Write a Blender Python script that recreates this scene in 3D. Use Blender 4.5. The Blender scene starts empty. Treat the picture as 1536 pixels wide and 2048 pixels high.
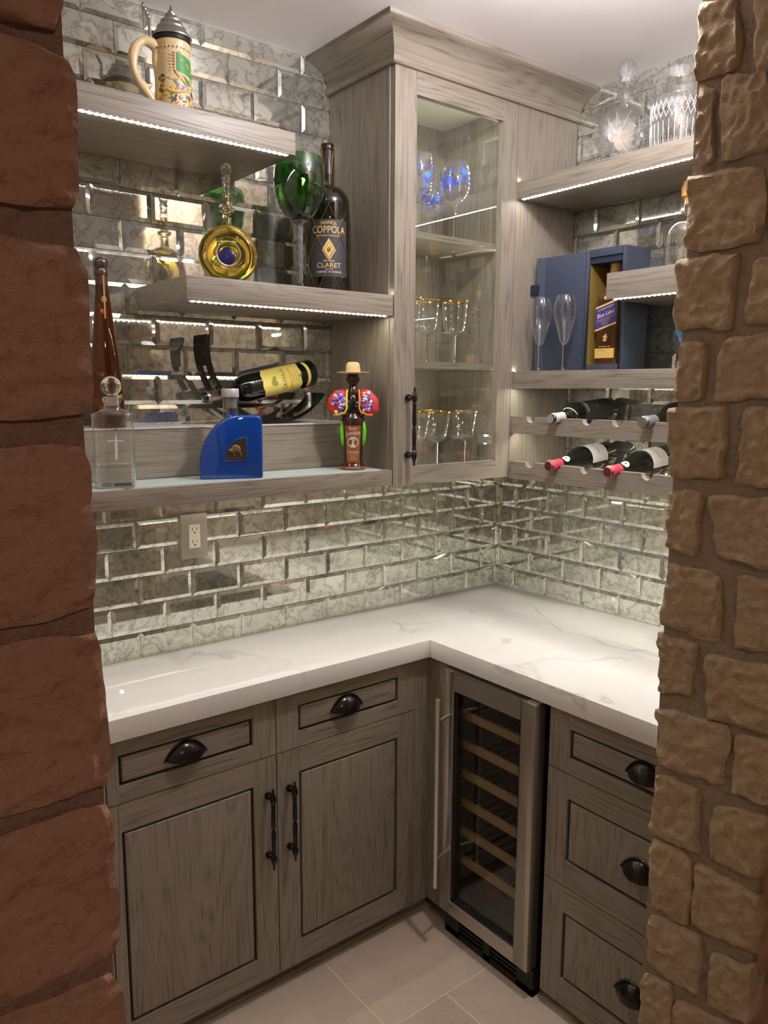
import bpy, math, random
from math import pi, sin, cos, sqrt, radians, atan2
from mathutils import Vector, Matrix, noise
random.seed(7)
SC = bpy.context.scene
COL = SC.collection
FLOOR = -0.914          # heights are measured from the worktop; everything is lifted by 0.914 at the end
CEIL = 1.669

# ------------------------------------------------------------------ camera
cam = bpy.data.cameras.new('camera'); cam_o = bpy.data.objects.new('camera', cam); COL.objects.link(cam_o)
def look(yaw, pitch, roll):
    y, p, r = map(radians, (yaw, pitch, roll))
    F = Vector((-sin(y)*cos(p), cos(y)*cos(p), sin(p)))
    R = F.cross(Vector((0, 0, 1))).normalized(); U = R.cross(F)
    R2 = R*cos(r)+U*sin(r); U2 = U*cos(r)-R*sin(r)
    return Matrix((R2, U2, -F)).transposed().to_4x4()
cam_o.matrix_world = Matrix.Translation((-2.153, -2.0387, 0.7298+0.914)) @ look(-38.1837, -8.856, 0.2575)
cam.sensor_width = 36; cam.sensor_fit = 'AUTO'; cam.lens = 1566.7156/2048*36; cam.clip_start = 0.02
SC.camera = cam_o
# ------------------------------------------------------------------ world, exposure
w = bpy.data.worlds.new('world'); SC.world = w; w.use_nodes = True
w.node_tree.nodes['Background'].inputs[0].default_value = (0.5, 0.45, 0.4, 1)
w.node_tree.nodes['Background'].inputs[1].default_value = 0.02
SC.view_settings.view_transform = 'Standard'; SC.view_settings.look = 'None'
SC.view_settings.exposure = 1.0; SC.view_settings.gamma = 1; SC.view_settings.use_curve_mapping = False
cy = SC.cycles
cy.max_bounces = 12; cy.diffuse_bounces = 5; cy.glossy_bounces = 6; cy.transmission_bounces = 10; cy.transparent_max_bounces = 24
cy.sample_clamp_indirect = 3.0; cy.blur_glossy = 0.6; cy.caustics_refractive = True; cy.caustics_reflective = True
LED = 95.0       # radiance of the little diodes
def area(name, loc, sx, sy, watts, col, rot=(0, 0, 0), shape='DISK', spread=180):
    l = bpy.data.lights.new(name, 'AREA'); l.shape = shape; l.size = sx; l.size_y = sy; l.energy = watts; l.color = col
    l.spread = radians(spread)
    o = bpy.data.objects.new(name, l); COL.objects.link(o); o.location = loc; o.rotation_euler = rot
    return o
GLOBE = 250.0     # radiance of the ceiling globe
area('hall_ceiling_lamp', (-2.2, -3.2, 1.655), 0.16, 0.16, 6.3, (1.0, 0.80, 0.62))

# ------------------------------------------------------------------ materials
def mat(name):
    m = bpy.data.materials.new(name); m.use_nodes = True
    nt = m.node_tree; return m, nt, nt.nodes['Principled BSDF']
def simple(name, col, rough=0.5, metal=0.0, emit=None, trans=0.0, ior=1.45, coat=0.0, bump=0.0, bscale=60):
    m, nt, b = mat(name)
    b.inputs['Base Color'].default_value = (*col, 1); b.inputs['Roughness'].default_value = rough
    b.inputs['Metallic'].default_value = metal; b.inputs['Transmission Weight'].default_value = trans
    b.inputs['IOR'].default_value = ior; b.inputs['Coat Weight'].default_value = coat
    if emit: b.inputs['Emission Color'].default_value = (*emit[0], 1); b.inputs['Emission Strength'].default_value = emit[1]
    if bump:
        n = nt.nodes.new('ShaderNodeTexNoise'); n.inputs['Scale'].default_value = bscale
        bp = nt.nodes.new('ShaderNodeBump'); bp.inputs['Strength'].default_value = bump; bp.inputs['Distance'].default_value = 0.004
        nt.links.new(n.outputs[0], bp.inputs['Height']); nt.links.new(bp.outputs[0], b.inputs['Normal'])
    return m
class G:   # tiny node helper
    def __init__(s, nt): s.nt = nt
    def n(s, t, **kw):
        d = s.nt.nodes.new(t)
        for k, v in kw.items():
            if k in d.inputs: d.inputs[k].default_value = v
            else: setattr(d, k, v)
        return d
    def l(s, a, b): s.nt.links.new(a, b)
    def math(s, op, a, b=None, c=None):
        d = s.nt.nodes.new('ShaderNodeMath'); d.operation = op
        for i, x in enumerate((a, b, c)):
            if x is None: continue
            if isinstance(x, (int, float)): d.inputs[i].default_value = x
            else: s.l(x, d.inputs[i])
        return d.outputs[0]
    def vmath(s, op, a, b):
        d = s.nt.nodes.new('ShaderNodeVectorMath'); d.operation = op
        for i, x in enumerate((a, b)):
            if isinstance(x, tuple): d.inputs[i].default_value = x
            else: s.l(x, d.inputs[i])
        return d.outputs[0]
    def ramp(s, f, stops):
        d = s.nt.nodes.new('ShaderNodeValToRGB'); cr = d.color_ramp
        while len(cr.elements) < len(stops): cr.elements.new(0.5)
        for e, (p, c) in zip(cr.elements, stops):
            e.position = p; e.color = (*c, 1) if isinstance(c, tuple) else (c, c, c, 1)
        s.l(f, d.inputs[0]); return d.outputs[0]
    def mix(s, f, a, b, mode='MIX'):
        d = s.nt.nodes.new('ShaderNodeMix'); d.data_type = 'RGBA'; d.blend_type = mode
        for i, x in zip((0, 6, 7), (f, a, b)):
            if isinstance(x, (int, float)): d.inputs[i].default_value = x
            elif isinstance(x, tuple): d.inputs[i].default_value = (*x, 1)
            else: s.l(x, d.inputs[i])
        return d.outputs[2]
    def bump(s, h, strength, dist, b):
        d = s.nt.nodes.new('ShaderNodeBump'); d.inputs['Strength'].default_value = strength; d.inputs['Distance'].default_value = dist
        s.l(h, d.inputs['Height']); s.l(d.outputs[0], b.inputs['Normal'])
def wood(name, grain, base=(0.285, 0.250, 0.200), dark=(0.095, 0.074, 0.054)):
    m, nt, b = mat(name); g = G(nt)
    tc = g.n('ShaderNodeTexCoord'); oi = g.n('ShaderNodeObjectInfo')
    off = g.vmath('MULTIPLY', g.vmath('ADD', oi.outputs['Random'], (0.13, 0.37, 0.71)), (9.1, 7.3, 11.7))
    p = g.vmath('ADD', tc.outputs['Object'], off)
    sc1 = [11.0, 11.0, 11.0]; sc1[grain] = 1.1
    sc2 = [330.0, 330.0, 330.0]; sc2[grain] = 7.0
    sc3 = [90.0, 90.0, 90.0]; sc3[grain] = 2.2
    n1 = g.n('ShaderNodeTexNoise', Scale=1.0, Detail=1.5, Roughness=0.45); g.l(g.vmath('MULTIPLY', p, tuple(sc1)), n1.inputs['Vector'])
    ring = g.math('PINGPONG', g.math('MULTIPLY', n1.outputs[0], 16.0), 0.5)
    line = g.ramp(ring, [(0.0, 1.0), (0.14, 0.45), (0.42, 0.0), (0.5, 0.0)])
    n2 = g.n('ShaderNodeTexNoise', Scale=1.0, Detail=2.0); g.l(g.vmath('MULTIPLY', p, tuple(sc2)), n2.inputs['Vector'])
    pores = g.ramp(n2.outputs[0], [(0.40, 1.0), (0.50, 0.0)])
    n3 = g.n('ShaderNodeTexNoise', Scale=1.0, Detail=3.0); g.l(g.vmath('MULTIPLY', p, tuple(sc3)), n3.inputs['Vector'])
    n4 = g.n('ShaderNodeTexNoise', Scale=5.0, Detail=2.0); g.l(p, n4.inputs['Vector'])
    c = g.mix(g.math('MULTIPLY', n3.outputs[0], 0.75), base, tuple(x*0.66 for x in base))
    c = g.mix(g.math('MULTIPLY', n4.outputs[0], 0.35), c, tuple(x*1.35 for x in base))
    k = g.math('MULTIPLY', g.math('MULTIPLY', line, 0.55), g.math('ADD', g.math('MULTIPLY', pores, 0.7), 0.35))
    c = g.mix(g.math('ADD', k, g.math('MULTIPLY', pores, 0.2)), c, dark)
    g.l(c, b.inputs['Base Color']); b.inputs['Roughness'].default_value = 0.42
    g.bump(g.math('SUBTRACT', 1.0, g.math('ADD', g.math('MULTIPLY', pores, 0.6), line)), 0.25, 0.0008, b)
    return m
WX, WY, WZ = wood('oak_grain_x', 0), wood('oak_grain_y', 1), wood('oak_grain_z', 2)
WIN = simple('cabinet_inside_paint', (0.60, 0.60, 0.50), 0.5)
DARKGROOVE = simple('dark_glaze', (0.02, 0.013, 0.01), 0.6)
def mirror_mat():
    m, nt, b = mat('antique_mirror'); g = G(nt)
    geo = g.n('ShaderNodeNewGeometry'); oi = g.n('ShaderNodeObjectInfo')
    p = g.vmath('ADD', geo.outputs['Position'], g.vmath('MULTIPLY', g.vmath('ADD', oi.outputs['Random'], (0.1, 0.3, 0.7)), (13.0, 17.0, 11.0)))
    wp = g.n('ShaderNodeTexNoise', Scale=9.0, Detail=2.0); g.l(p, wp.inputs['Vector'])
    q = g.vmath('ADD', p, g.vmath('MULTIPLY', wp.outputs['Color'], (0.10, 0.10, 0.10)))
    n = g.n('ShaderNodeTexNoise', Scale=21.0, Detail=4.5, Roughness=0.60); g.l(q, n.inputs['Vector'])
    vein = g.math('ABSOLUTE', g.math('SUBTRACT', n.outputs[0], 0.5))
    vf = g.ramp(vein, [(0.0, 1.0), (0.010, 0.85), (0.028, 0.25), (0.07, 0.0)])
    blot = g.ramp(n.outputs[0], [(0.38, 1.0), (0.5, 0.5), (0.60, 0.0)])
    n2 = g.n('ShaderNodeTexNoise', Scale=55.0, Detail=3.0); g.l(q, n2.inputs['Vector'])
    speck = g.ramp(n2.outputs[0], [(0.30, 1.0), (0.42, 0.0)])
    c = g.mix(g.math('MULTIPLY', blot, 0.34), (0.80, 0.82, 0.75), (0.58, 0.58, 0.50))
    c = g.mix(g.math('MULTIPLY', vf, 0.55), c, (0.22, 0.22, 0.18))
    c = g.mix(g.math('MULTIPLY', speck, 0.35), c, (0.26, 0.24, 0.19))
    g.l(c, b.inputs['Base Color'])
    b.inputs['Metallic'].default_value = 0.84
    b.inputs['Roughness'].default_value = 0.045; b.inputs['Specular IOR Level'].default_value = 0.6
    return m
MIRROR = mirror_mat()
GROUT = simple('dark_tile_joint', (0.05, 0.045, 0.035), 0.8)
def quartz_mat():
    m, nt, b = mat('white_quartz'); g = G(nt)
    tc = g.n('ShaderNodeTexCoord')
    wn = g.n('ShaderNodeTexNoise', Scale=2.4, Detail=4.0); g.l(tc.outputs['Object'], wn.inputs['Vector'])
    q = g.vmath('ADD', g.vmath('MULTIPLY', tc.outputs['Object'], (1.0, 1.0, 2.0)), g.vmath('MULTIPLY', wn.outputs['Color'], (0.5, 0.5, 0.5)))
    n = g.n('ShaderNodeTexNoise', Scale=2.1, Detail=2.5, Roughness=0.55); g.l(q, n.inputs['Vector'])
    v = g.math('ABSOLUTE', g.math('SUBTRACT', n.outputs[0], 0.5))
    f1 = g.ramp(v, [(0.0, 1.0), (0.006, 0.5), (0.016, 0.08), (0.035, 0.0)])
    n2 = g.n('ShaderNodeTexNoise', Scale=3.5, Detail=2.0); g.l(tc.outputs['Object'], n2.inputs['Vector'])
    msk = g.ramp(n2.outputs[0], [(0.42, 0.0), (0.62, 1.0)])
    cloud = g.ramp(n.outputs[0], [(0.35, 1.0), (0.55, 0.0)])
    c = g.mix(g.math('MULTIPLY', cloud, 0.14), (0.80, 0.79, 0.77), (0.50, 0.51, 0.50))
    c = g.mix(g.math('MULTIPLY', g.math('MULTIPLY', f1, msk), 0.45), c, (0.36, 0.33, 0.30))
    g.l(c, b.inputs['Base Color']); b.inputs['Roughness'].default_value = 0.045
    return m
QUARTZ = quartz_mat()
def stone_mat(name, c1, c2, c3, sc=1.0):
    m, nt, b = mat(name); g = G(nt)
    geo = g.n('ShaderNodeNewGeometry'); oi = g.n('ShaderNodeObjectInfo')
    p = geo.outputs['Position']
    n = g.n('ShaderNodeTexNoise', Scale=14.0*sc, Detail=6.0, Roughness=0.62); g.l(p, n.inputs['Vector'])
    n2 = g.n('ShaderNodeTexNoise', Scale=80.0*sc, Detail=4.0, Roughness=0.7); g.l(p, n2.inputs['Vector'])
    n3 = g.n('ShaderNodeTexNoise', Scale=38.0*sc, Detail=3.0, Distortion=0.6); g.l(p, n3.inputs['Vector'])
    c = g.mix(g.ramp(n.outputs[0], [(0.35, 0.0), (0.65, 1.0)]), c1, c2)
    c = g.mix(g.math('MULTIPLY', oi.outputs['Random'], 0.55), c, c3)
    c = g.mix(g.math('MULTIPLY', g.ramp(n2.outputs[0], [(0.36, 1.0), (0.48, 0.0)]), 0.30), c, tuple(x*0.45 for x in c1))
    g.l(c, b.inputs['Base Color']); b.inputs['Roughness'].default_value = 0.95; b.inputs['Specular IOR Level'].default_value = 0.08
    h = g.math('ADD', g.math('MULTIPLY', n3.outputs[0], 1.0), g.math('MULTIPLY', n2.outputs[0], 0.6))
    g.bump(h, 0.75, 0.007, b)
    return m
TAN = stone_mat('tan_sandstone', (0.40, 0.285, 0.175), (0.47, 0.36, 0.24), (0.43, 0.32, 0.235))
RED = stone_mat('red_sandstone', (0.37, 0.195, 0.140), (0.44, 0.250, 0.180), (0.40, 0.215, 0.160), 1.2)
MORTAR = stone_mat('mortar', (0.30, 0.23, 0.165), (0.36, 0.29, 0.22), (0.32, 0.25, 0.19), 2.2)
REDMORTAR = stone_mat('red_mortar', (0.25, 0.150, 0.120), (0.31, 0.195, 0.160), (0.28, 0.17, 0.135), 2.2)
PAINT = simple('ceiling_paint', (0.90, 0.87, 0.89), 0.42, bump=0.05, bscale=30)
PLASTER = simple('hall_plaster', (0.55, 0.46, 0.36), 0.8, bump=0.1)
def floor_mat():
    m, nt, b = mat('beige_floor_tile'); g = G(nt)
    geo = g.n('ShaderNodeNewGeometry'); oi = g.n('ShaderNodeObjectInfo')
    n = g.n('ShaderNodeTexNoise', Scale=9.0, Detail=5.0, Roughness=0.6, Distortion=0.8); g.l(geo.outputs['Position'], n.inputs['Vector'])
    n2 = g.n('ShaderNodeTexNoise', Scale=45.0, Detail=3.0); g.l(geo.outputs['Position'], n2.inputs['Vector'])
    c = g.mix(n.outputs[0], (0.52, 0.42, 0.32), (0.64, 0.54, 0.43))
    c = g.mix(g.math('MULTIPLY', oi.outputs['Random'], 0.25), c, (0.56, 0.46, 0.36))
    c = g.mix(g.math('MULTIPLY', g.ramp(n2.outputs[0], [(0.3, 1.0), (0.4, 0.0)]), 0.35), c, (0.38, 0.27, 0.17))
    g.l(c, b.inputs['Base Color']); b.inputs['Roughness'].default_value = 0.38
    return m
FTILE = floor_mat()
FGROUT = simple('floor_grout', (0.80, 0.69, 0.55), 0.8)
def thin_glass(name, tint=(1, 1, 1), edge=0.35, refl=0.02, rough=0.0):
    m = bpy.data.materials.new(name); m.use_nodes = True; nt = m.node_tree; nt.nodes.clear(); g = G(nt)
    out = g.n('ShaderNodeOutputMaterial'); tr = g.n('ShaderNodeBsdfTransparent'); tr.inputs[0].default_value = (*tint, 1)
    gl = g.n('ShaderNodeBsdfGlossy'); gl.inputs['Roughness'].default_value = rough; gl.inputs[0].default_value = (1, 1, 1, 1)
    lw = g.n('ShaderNodeLayerWeight'); lw.inputs[0].default_value = 0.5
    f = g.math('ADD', g.math('MULTIPLY', g.math('POWER', lw.outputs['Facing'], 2.4), edge), refl)
    mx = g.n('ShaderNodeMixShader'); g.l(f, mx.inputs[0]); g.l(tr.outputs[0], mx.inputs[1]); g.l(gl.outputs[0], mx.inputs[2]); g.l(mx.outputs[0], out.inputs[0])
    return m
PANE = thin_glass('clear_pane', (0.97, 0.985, 0.97), 0.5, 0.05)
DARKPANE = thin_glass('smoked_pane', (0.84, 0.84, 0.84), 0.4, 0.025)
STEM = thin_glass('stemware_glass', (0.96, 0.97, 0.975), 0.95, 0.09)
CRYSTAL = thin_glass('cut_crystal', (0.90, 0.91, 0.92), 0.80, 0.20, 0.05)
GLASS = simple('clear_glass', (0.96, 0.98, 0.98), 0.0, trans=1.0, ior=1.45)
LIQ = simple('clear_liquor', (0.97, 0.98, 0.98), 0.0, trans=1.0, ior=1.33)
GOLDLIQ = simple('golden_liquor', (0.92, 0.68, 0.12), 0.0, trans=1.0, ior=1.38)
PALEGOLD = simple('pale_golden_glass', (0.95, 0.86, 0.52), 0.0, trans=1.0, ior=1.40)
AMBER = simple('amber_glass', (0.20, 0.05, 0.006), 0.02, trans=0.85, ior=1.45)
GREENG = thin_glass('green_glass', (0.08, 0.33, 0.06), 0.8, 0.07)
GREENGEM = simple('green_gem_glass', (0.08, 0.50, 0.12), 0.05, trans=0.75)
DARKG = simple('dark_bottle_glass', (0.006, 0.007, 0.006), 0.04, coat=0.5)
BLUEG = simple('cobalt_glass', (0.003, 0.062, 0.38), 0.04, trans=0.25, ior=1.45, coat=0.6)
PALEBLUE = simple('pale_blue_glass', (0.45, 0.60, 0.80), 0.03, trans=0.9)
STEEL = simple('brushed_steel', (0.54, 0.50, 0.44), 0.32, 0.9)
STEELR = simple('satin_steel', (0.74, 0.71, 0.66), 0.30, 0.85)
BRONZE = simple('oil_rubbed_bronze', (0.014, 0.010, 0.009), 0.25, 0.4, coat=0.3)
BLACK = simple('black_plastic', (0.010, 0.009, 0.008), 0.45)
BLACKGL = simple('black_lacquer', (0.006, 0.006, 0.006), 0.08)
PEWTER = simple('pewter', (0.42, 0.39, 0.37), 0.38, 0.85)
GOLD = simple('gold_rim', (0.80, 0.50, 0.14), 0.22, 1.0)
GOLDP = simple('gold_print', (0.75, 0.52, 0.20), 0.45)
WHITEP = simple('pale_print', (0.75, 0.72, 0.68), 0.6)
SILVERC = simple('silver_capsule', (0.52, 0.50, 0.54), 0.42, 0.35)
GREYC = simple('grey_foil', (0.20, 0.19, 0.22), 0.35, 0.5)
ROSEC = simple('rose_grey_foil', (0.42, 0.33, 0.30), 0.35, 0.6)
REDC = simple('red_foil', (0.46, 0.04, 0.06), 0.42)
DKREDC = simple('dark_red_foil_end', (0.09, 0.02, 0.018), 0.4)
CORK = simple('cork', (0.60, 0.38, 0.17), 0.8)
PAPER = simple('white_label', (0.72, 0.69, 0.68), 0.7)
YELLOW = simple('yellow_label', (0.82, 0.68, 0.17), 0.6)
BLACKLAB = simple('charcoal_label', (0.035, 0.035, 0.038), 0.55)
COPPER = simple('copper_label', (0.36, 0.12, 0.045), 0.35, 0.35)
IVORY = simple('ivory_plastic', (0.80, 0.76, 0.62), 0.35)
TAUPE = simple('taupe_metal_plate', (0.50, 0.44, 0.39), 0.32, 0.5)
NAVY = simple('navy_card', (0.034, 0.046, 0.076), 0.55)
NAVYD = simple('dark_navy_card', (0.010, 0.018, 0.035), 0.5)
GOLDCARD = simple('gold_lining', (0.42, 0.29, 0.07), 0.35, 0.5)
SHELFWOOD = simple('cooler_shelf_wood', (0.50, 0.34, 0.14), 0.5)
CREAM = simple('glazed_cream', (0.80, 0.62, 0.36), 0.3, coat=0.3)
BLUEP = simple('cobalt_paint', (0.03, 0.07, 0.60), 0.35)
BLUEL = simple('light_blue_paint', (0.06, 0.25, 0.85), 0.35)
STRAW = simple('straw', (0.72, 0.52, 0.28), 0.8, bump=0.6, bscale=300)
DKBROWN = simple('dark_brown_glaze', (0.035, 0.012, 0.008), 0.12, coat=0.5)
EMBLEM = simple('dark_relief_metal', (0.07, 0.045, 0.03), 0.4, 0.5)
def flat(name, c, r=0.4): return simple(name, c, r)
C_ORANGE, C_RED, C_YEL = flat('orange_paint', (0.80, 0.25, 0.03)), flat('red_paint', (0.70, 0.05, 0.03)), flat('yellow_paint', (0.85, 0.62, 0.05))
C_GRN, C_PUR, C_LIME = flat('green_paint', (0.07, 0.33, 0.11)), flat('violet_paint', (0.20, 0.12, 0.55)), flat('lime_paint', (0.14, 0.58, 0.03))
C_BRN, C_SKY, C_WHT = flat('brown_paint', (0.15, 0.08, 0.04)), flat('sky_paint', (0.10, 0.20, 0.60)), flat('white_paint', (0.75, 0.72, 0.7))
def emit(name, c, s):
    m = bpy.data.materials.new(name); m.use_nodes = True; nt = m.node_tree; nt.nodes.clear()
    o = nt.nodes.new('ShaderNodeOutputMaterial'); e = nt.nodes.new('ShaderNodeEmission'); e.inputs[0].default_value = (*c, 1); e.inputs[1].default_value = s
    nt.links.new(e.outputs[0], o.inputs[0]); return m
DIODE = emit('warm_white_diode', (1.0, 0.95, 0.80), LED)
DIODEW = emit('cool_white_diode', (1.0, 0.94, 0.90), LED)
TAPE = simple('led_tape', (0.9, 0.88, 0.85), 0.5, emit=((1.0, 0.93, 0.85), 0.9))
LENS = emit('lamp_lens', (1.0, 0.95, 0.9), 6.0)

# ------------------------------------------------------------------ mesh builder
class MB:
    def __init__(s): s.v = []; s.f = []; s.mi = []; s.T = None; s.m = 0
    def add(s, vs, fs):
        o = len(s.v)
        if s.T is not None: vs = [s.T @ Vector(p) for p in vs]
        s.v += [tuple(p) for p in vs]; s.f += [tuple(i+o for i in f) for f in fs]; s.mi += [s.m]*len(fs); return s
    def box(s, x0, x1, y0, y1, z0, z1, c=0.0):
        if x0 > x1: x0, x1 = x1, x0
        if y0 > y1: y0, y1 = y1, y0
        if z0 > z1: z0, z1 = z1, z0
        return s.add([(x0, y0, z0), (x1, y0, z0), (x1, y1, z0), (x0, y1, z0), (x0, y0, z1), (x1, y0, z1), (x1, y1, z1), (x0, y1, z1)],
                     [(3, 2, 1, 0), (4, 5, 6, 7), (0, 1, 5, 4), (1, 2, 6, 5), (2, 3, 7, 6), (3, 0, 4, 7)])
    def lathe(s, prof, n=32, c=(0, 0, 0), mod=None, close=True):
        vs = []; fs = []
        for j, (r, z) in enumerate(prof):
            for i in range(n):
                a = 2*pi*i/n; rr = r*(mod(a, z) if mod else 1)
                vs.append((c[0]+rr*cos(a), c[1]+rr*sin(a), c[2]+z))
        for j in range(len(prof)-1):
            for i in range(n):
                k = (i+1) % n; fs.append((j*n+i, j*n+k, (j+1)*n+k, (j+1)*n+i))
        if close and prof[0][0] > 1e-6: fs.append(tuple(range(n-1, -1, -1)))
        if close and prof[-1][0] > 1e-6: fs.append(tuple((len(prof)-1)*n+i for i in range(n)))
        return s.add(vs, fs)
    def tube(s, pts, r, n=8, cap=True):
        pts = [Vector(p) for p in pts]; L = len(pts); rs = r if isinstance(r, (list, tuple)) else [r]*L
        vs = []; up = None
        for i, p in enumerate(pts):
            t = (pts[min(i+1, L-1)]-pts[max(i-1, 0)]).normalized()
            if up is None:
                up = Vector((0, 0, 1)) if abs(t.z) < 0.9 else Vector((0, 1, 0))
            a = t.cross(up).normalized(); b = a.cross(t).normalized(); up = b
            for k in range(n):
                q = 2*pi*k/n; vs.append(tuple(p+(a*cos(q)+b*sin(q))*rs[i]))
        fs = [(i*n+k, i*n+(k+1) % n, (i+1)*n+(k+1) % n, (i+1)*n+k) for i in range(L-1) for k in range(n)]
        if cap: fs += [tuple(range(n-1, -1, -1)), tuple((L-1)*n+k for k in range(n))]
        return s.add(vs, fs)
    def prism(s, poly, d0, d1, axis='y'):
        n = len(poly)
        P = (lambda u, v, d: (u, d, v)) if axis == 'y' else ((lambda u, v, d: (d, u, v)) if axis == 'x' else (lambda u, v, d: (u, v, d)))
        vs = [P(u, v, d0) for u, v in poly]+[P(u, v, d1) for u, v in poly]
        fs = [tuple(range(n)), tuple(range(2*n-1, n-1, -1))]+[(i, i+n, (i+1) % n+n, (i+1) % n) for i in range(n)]
        return s.add(vs, fs)
    def ball(s, c, rx, ry=None, rz=None, n=16, m=10):
        ry = ry or rx; rz = rz or rx
        prof = [(sin(pi*j/m), -cos(pi*j/m)) for j in range(m+1)]; vs = []; fs = []
        for r, z in prof:
            for i in range(n): a = 2*pi*i/n; vs.append((c[0]+rx*r*cos(a), c[1]+ry*r*sin(a), c[2]+rz*z))
        for j in range(m):
            for i in range(n): k = (i+1) % n; fs.append((j*n+i, j*n+k, (j+1)*n+k, (j+1)*n+i))
        return s.add(vs, fs)
    def mesh(s, name, mats, off=(0, 0, 0), angle=35, bevel=0):
        me = bpy.data.meshes.new(name)
        me.from_pydata([(x-off[0], y-off[1], z-off[2]) for x, y, z in s.v], [], s.f)
        import bmesh
        bm = bmesh.new(); bm.from_mesh(me)
        for i, f in enumerate(bm.faces): f.material_index = s.mi[i]
        bmesh.ops.remove_doubles(bm, verts=bm.verts, dist=1e-6)
        bmesh.ops.recalc_face_normals(bm, faces=bm.faces)
        if bevel:
            ed = [e for e in bm.edges if len(e.link_faces) == 2 and e.calc_face_angle(0) > 0.6]
            bmesh.ops.bevel(bm, geom=ed, offset=bevel, segments=2, affect='EDGES', profile=0.6)
        bm.to_mesh(me); bm.free()
        for m in (mats if isinstance(mats, (list, tuple)) else [mats]): me.materials.append(m)
        me.shade_smooth(); me.set_sharp_from_angle(angle=radians(angle))
        return me
def origin_of(p):
    v = Vector((0, 0, 0))
    while p is not None: v += p.location; p = p.parent
    return v
def link(name, me, parent=None, label=None, world=False):
    o = bpy.data.objects.new(name, me); COL.objects.link(o); o.parent = parent
    if label: o['label'] = label
    return o
def part(name, mb, mats, parent, label=None, world=True, angle=35, bevel=0):
    off = origin_of(parent) if world else (0, 0, 0)
    return link(name, mb.mesh(name, mats, off, angle, bevel), parent, label)
def thing(name, label, cat, loc, rot=0, group=None):
    o = bpy.data.objects.new(name, None); COL.objects.link(o); o.location = loc; o.empty_display_size = 0.05
    o.rotation_euler = rot if isinstance(rot, tuple) else (0, 0, rot)
    o['label'] = label; o['category'] = cat
    if group: o['group'] = group
    return o
def struct(name, mb, mats, parent=None, angle=35, bevel=0):
    o = part(name, mb, mats, parent, world=True, angle=angle, bevel=bevel)
    if parent is None: o['kind'] = 'structure'
    return o
def text_mesh(body, size, res=3, extrude=0.0):
    c = bpy.data.curves.new('lettering', 'FONT'); c.body = body; c.size = size; c.align_x = 'CENTER'; c.align_y = 'CENTER'
    c.resolution_u = res; c.extrude = extrude
    o = bpy.data.objects.new('lettering', c); COL.objects.link(o)
    me = bpy.data.meshes.new_from_object(o.evaluated_get(bpy.context.evaluated_depsgraph_get()))
    bpy.data.objects.remove(o); return me
def lettering(body, size, fn, m, parent, sx=1.0, name='lettering', rot=0.0, label=None):
    """fn maps flat (x, y) of the text to local 3D"""
    me = text_mesh(body, size)
    cr, sr = cos(rot), sin(rot)
    for v in me.vertices:
        x, y = v.co.x*sx, v.co.y; x, y = x*cr-y*sr, x*sr+y*cr
        v.co = fn(x, y)
    me.materials.clear(); me.materials.append(m)
    for p in me.polygons: p.material_index = 0
    return link(name, me, parent, label)
def wrap(r, zc, th0=-pi/2, off=0.0006):
    rf = r if callable(r) else (lambda z: r)
    def fn(x, y):
        z = zc+y; R = rf(z)+off; a = th0+x/R
        return (R*cos(a), R*sin(a), z)
    return fn
def prof_r(prof):
    def rf(z):
        for (r0, z0), (r1, z1) in zip(prof, prof[1:]):
            if min(z0, z1) <= z <= max(z0, z1) and abs(z1-z0) > 1e-9: return r0+(r1-r0)*(z-z0)/(z1-z0)
        return prof[-1][0]
    return rf
def patch(fn, x0, x1, y0, y1, nx=16, ny=6, edge=None):
    mb = MB(); vs = []; fs = []
    for j in range(ny+1):
        for i in range(nx+1):
            x = x0+(x1-x0)*i/nx; y = y0+(y1-y0)*j/ny
            if edge: x, y = edge(x, y)
            vs.append(fn(x, y))
    for j in range(ny):
        for i in range(nx): a = j*(nx+1)+i; fs.append((a, a+1, a+nx+2, a+nx+1))
    return mb.add(vs, fs)
def dabs(mb, fn, items):
    for (x, y, a, b, rot, mi) in items:
        n = 10; vs = [fn(x, y)]+[fn(x+a*cos(t)*cos(rot)-b*sin(t)*sin(rot), y+a*cos(t)*sin(rot)+b*sin(t)*cos(rot)) for t in [2*pi*k/n for k in range(n)]]
        mb.m = mi; mb.add(vs, [(0, k+1, (k+1) % n+1) for k in range(n)])
    mb.m = 0; return mb

# ------------------------------------------------------------------ room shell
ox0, oy0, ox1 = -4.6, -5.2, 1.4
struct('ceiling', MB().box(ox0, ox1, oy0, 0.12, CEIL, CEIL+0.05), PAINT)
fl = struct('floor', MB().box(ox0, ox1, oy0, 0.12, FLOOR-0.05, FLOOR-0.0012), FGROUT)
tcache = {}
ty = -0.63; row = 0; yy = -0.63+0.305*2
rows = []
k = 0
while yy > -3.2: rows.append(yy); yy -= 0.305
for ri, yt in enumerate(rows):
    # joints along x: offsets alternate
    x0 = (-1.02 if ri == 1 else (-0.82 if ri == 2 else -0.82+0.2*((ri) % 3)))
    x = x0-0.61*4
    while x < 0.0:
        a, b_ = max(x, -3.4), min(x+0.61, 0.02)
        if b_-a > 0.03:
            key = round(b_-a, 3)
            if key not in tcache:
                w_ = (b_-a)-0.004; h_ = 0.301
                tcache[key] = MB().box(-w_/2, w_/2, -h_/2, h_/2, -0.006, 0.0).mesh('floor_tile', FTILE, bevel=0.0008)
            o = link('floor_tile', tcache[key], fl); o.location = ((a+b_)/2, yt-0.1525, FLOOR)
        x += 0.61
wl = struct('wall_left', MB().box(-2.02, 0.10, 0.0, 0.10, FLOOR, CEIL), GROUT)
wr = struct('wall_right', MB().box(0.0, 0.10, -1.46, 0.0, FLOOR, CEIL), GROUT)
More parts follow.
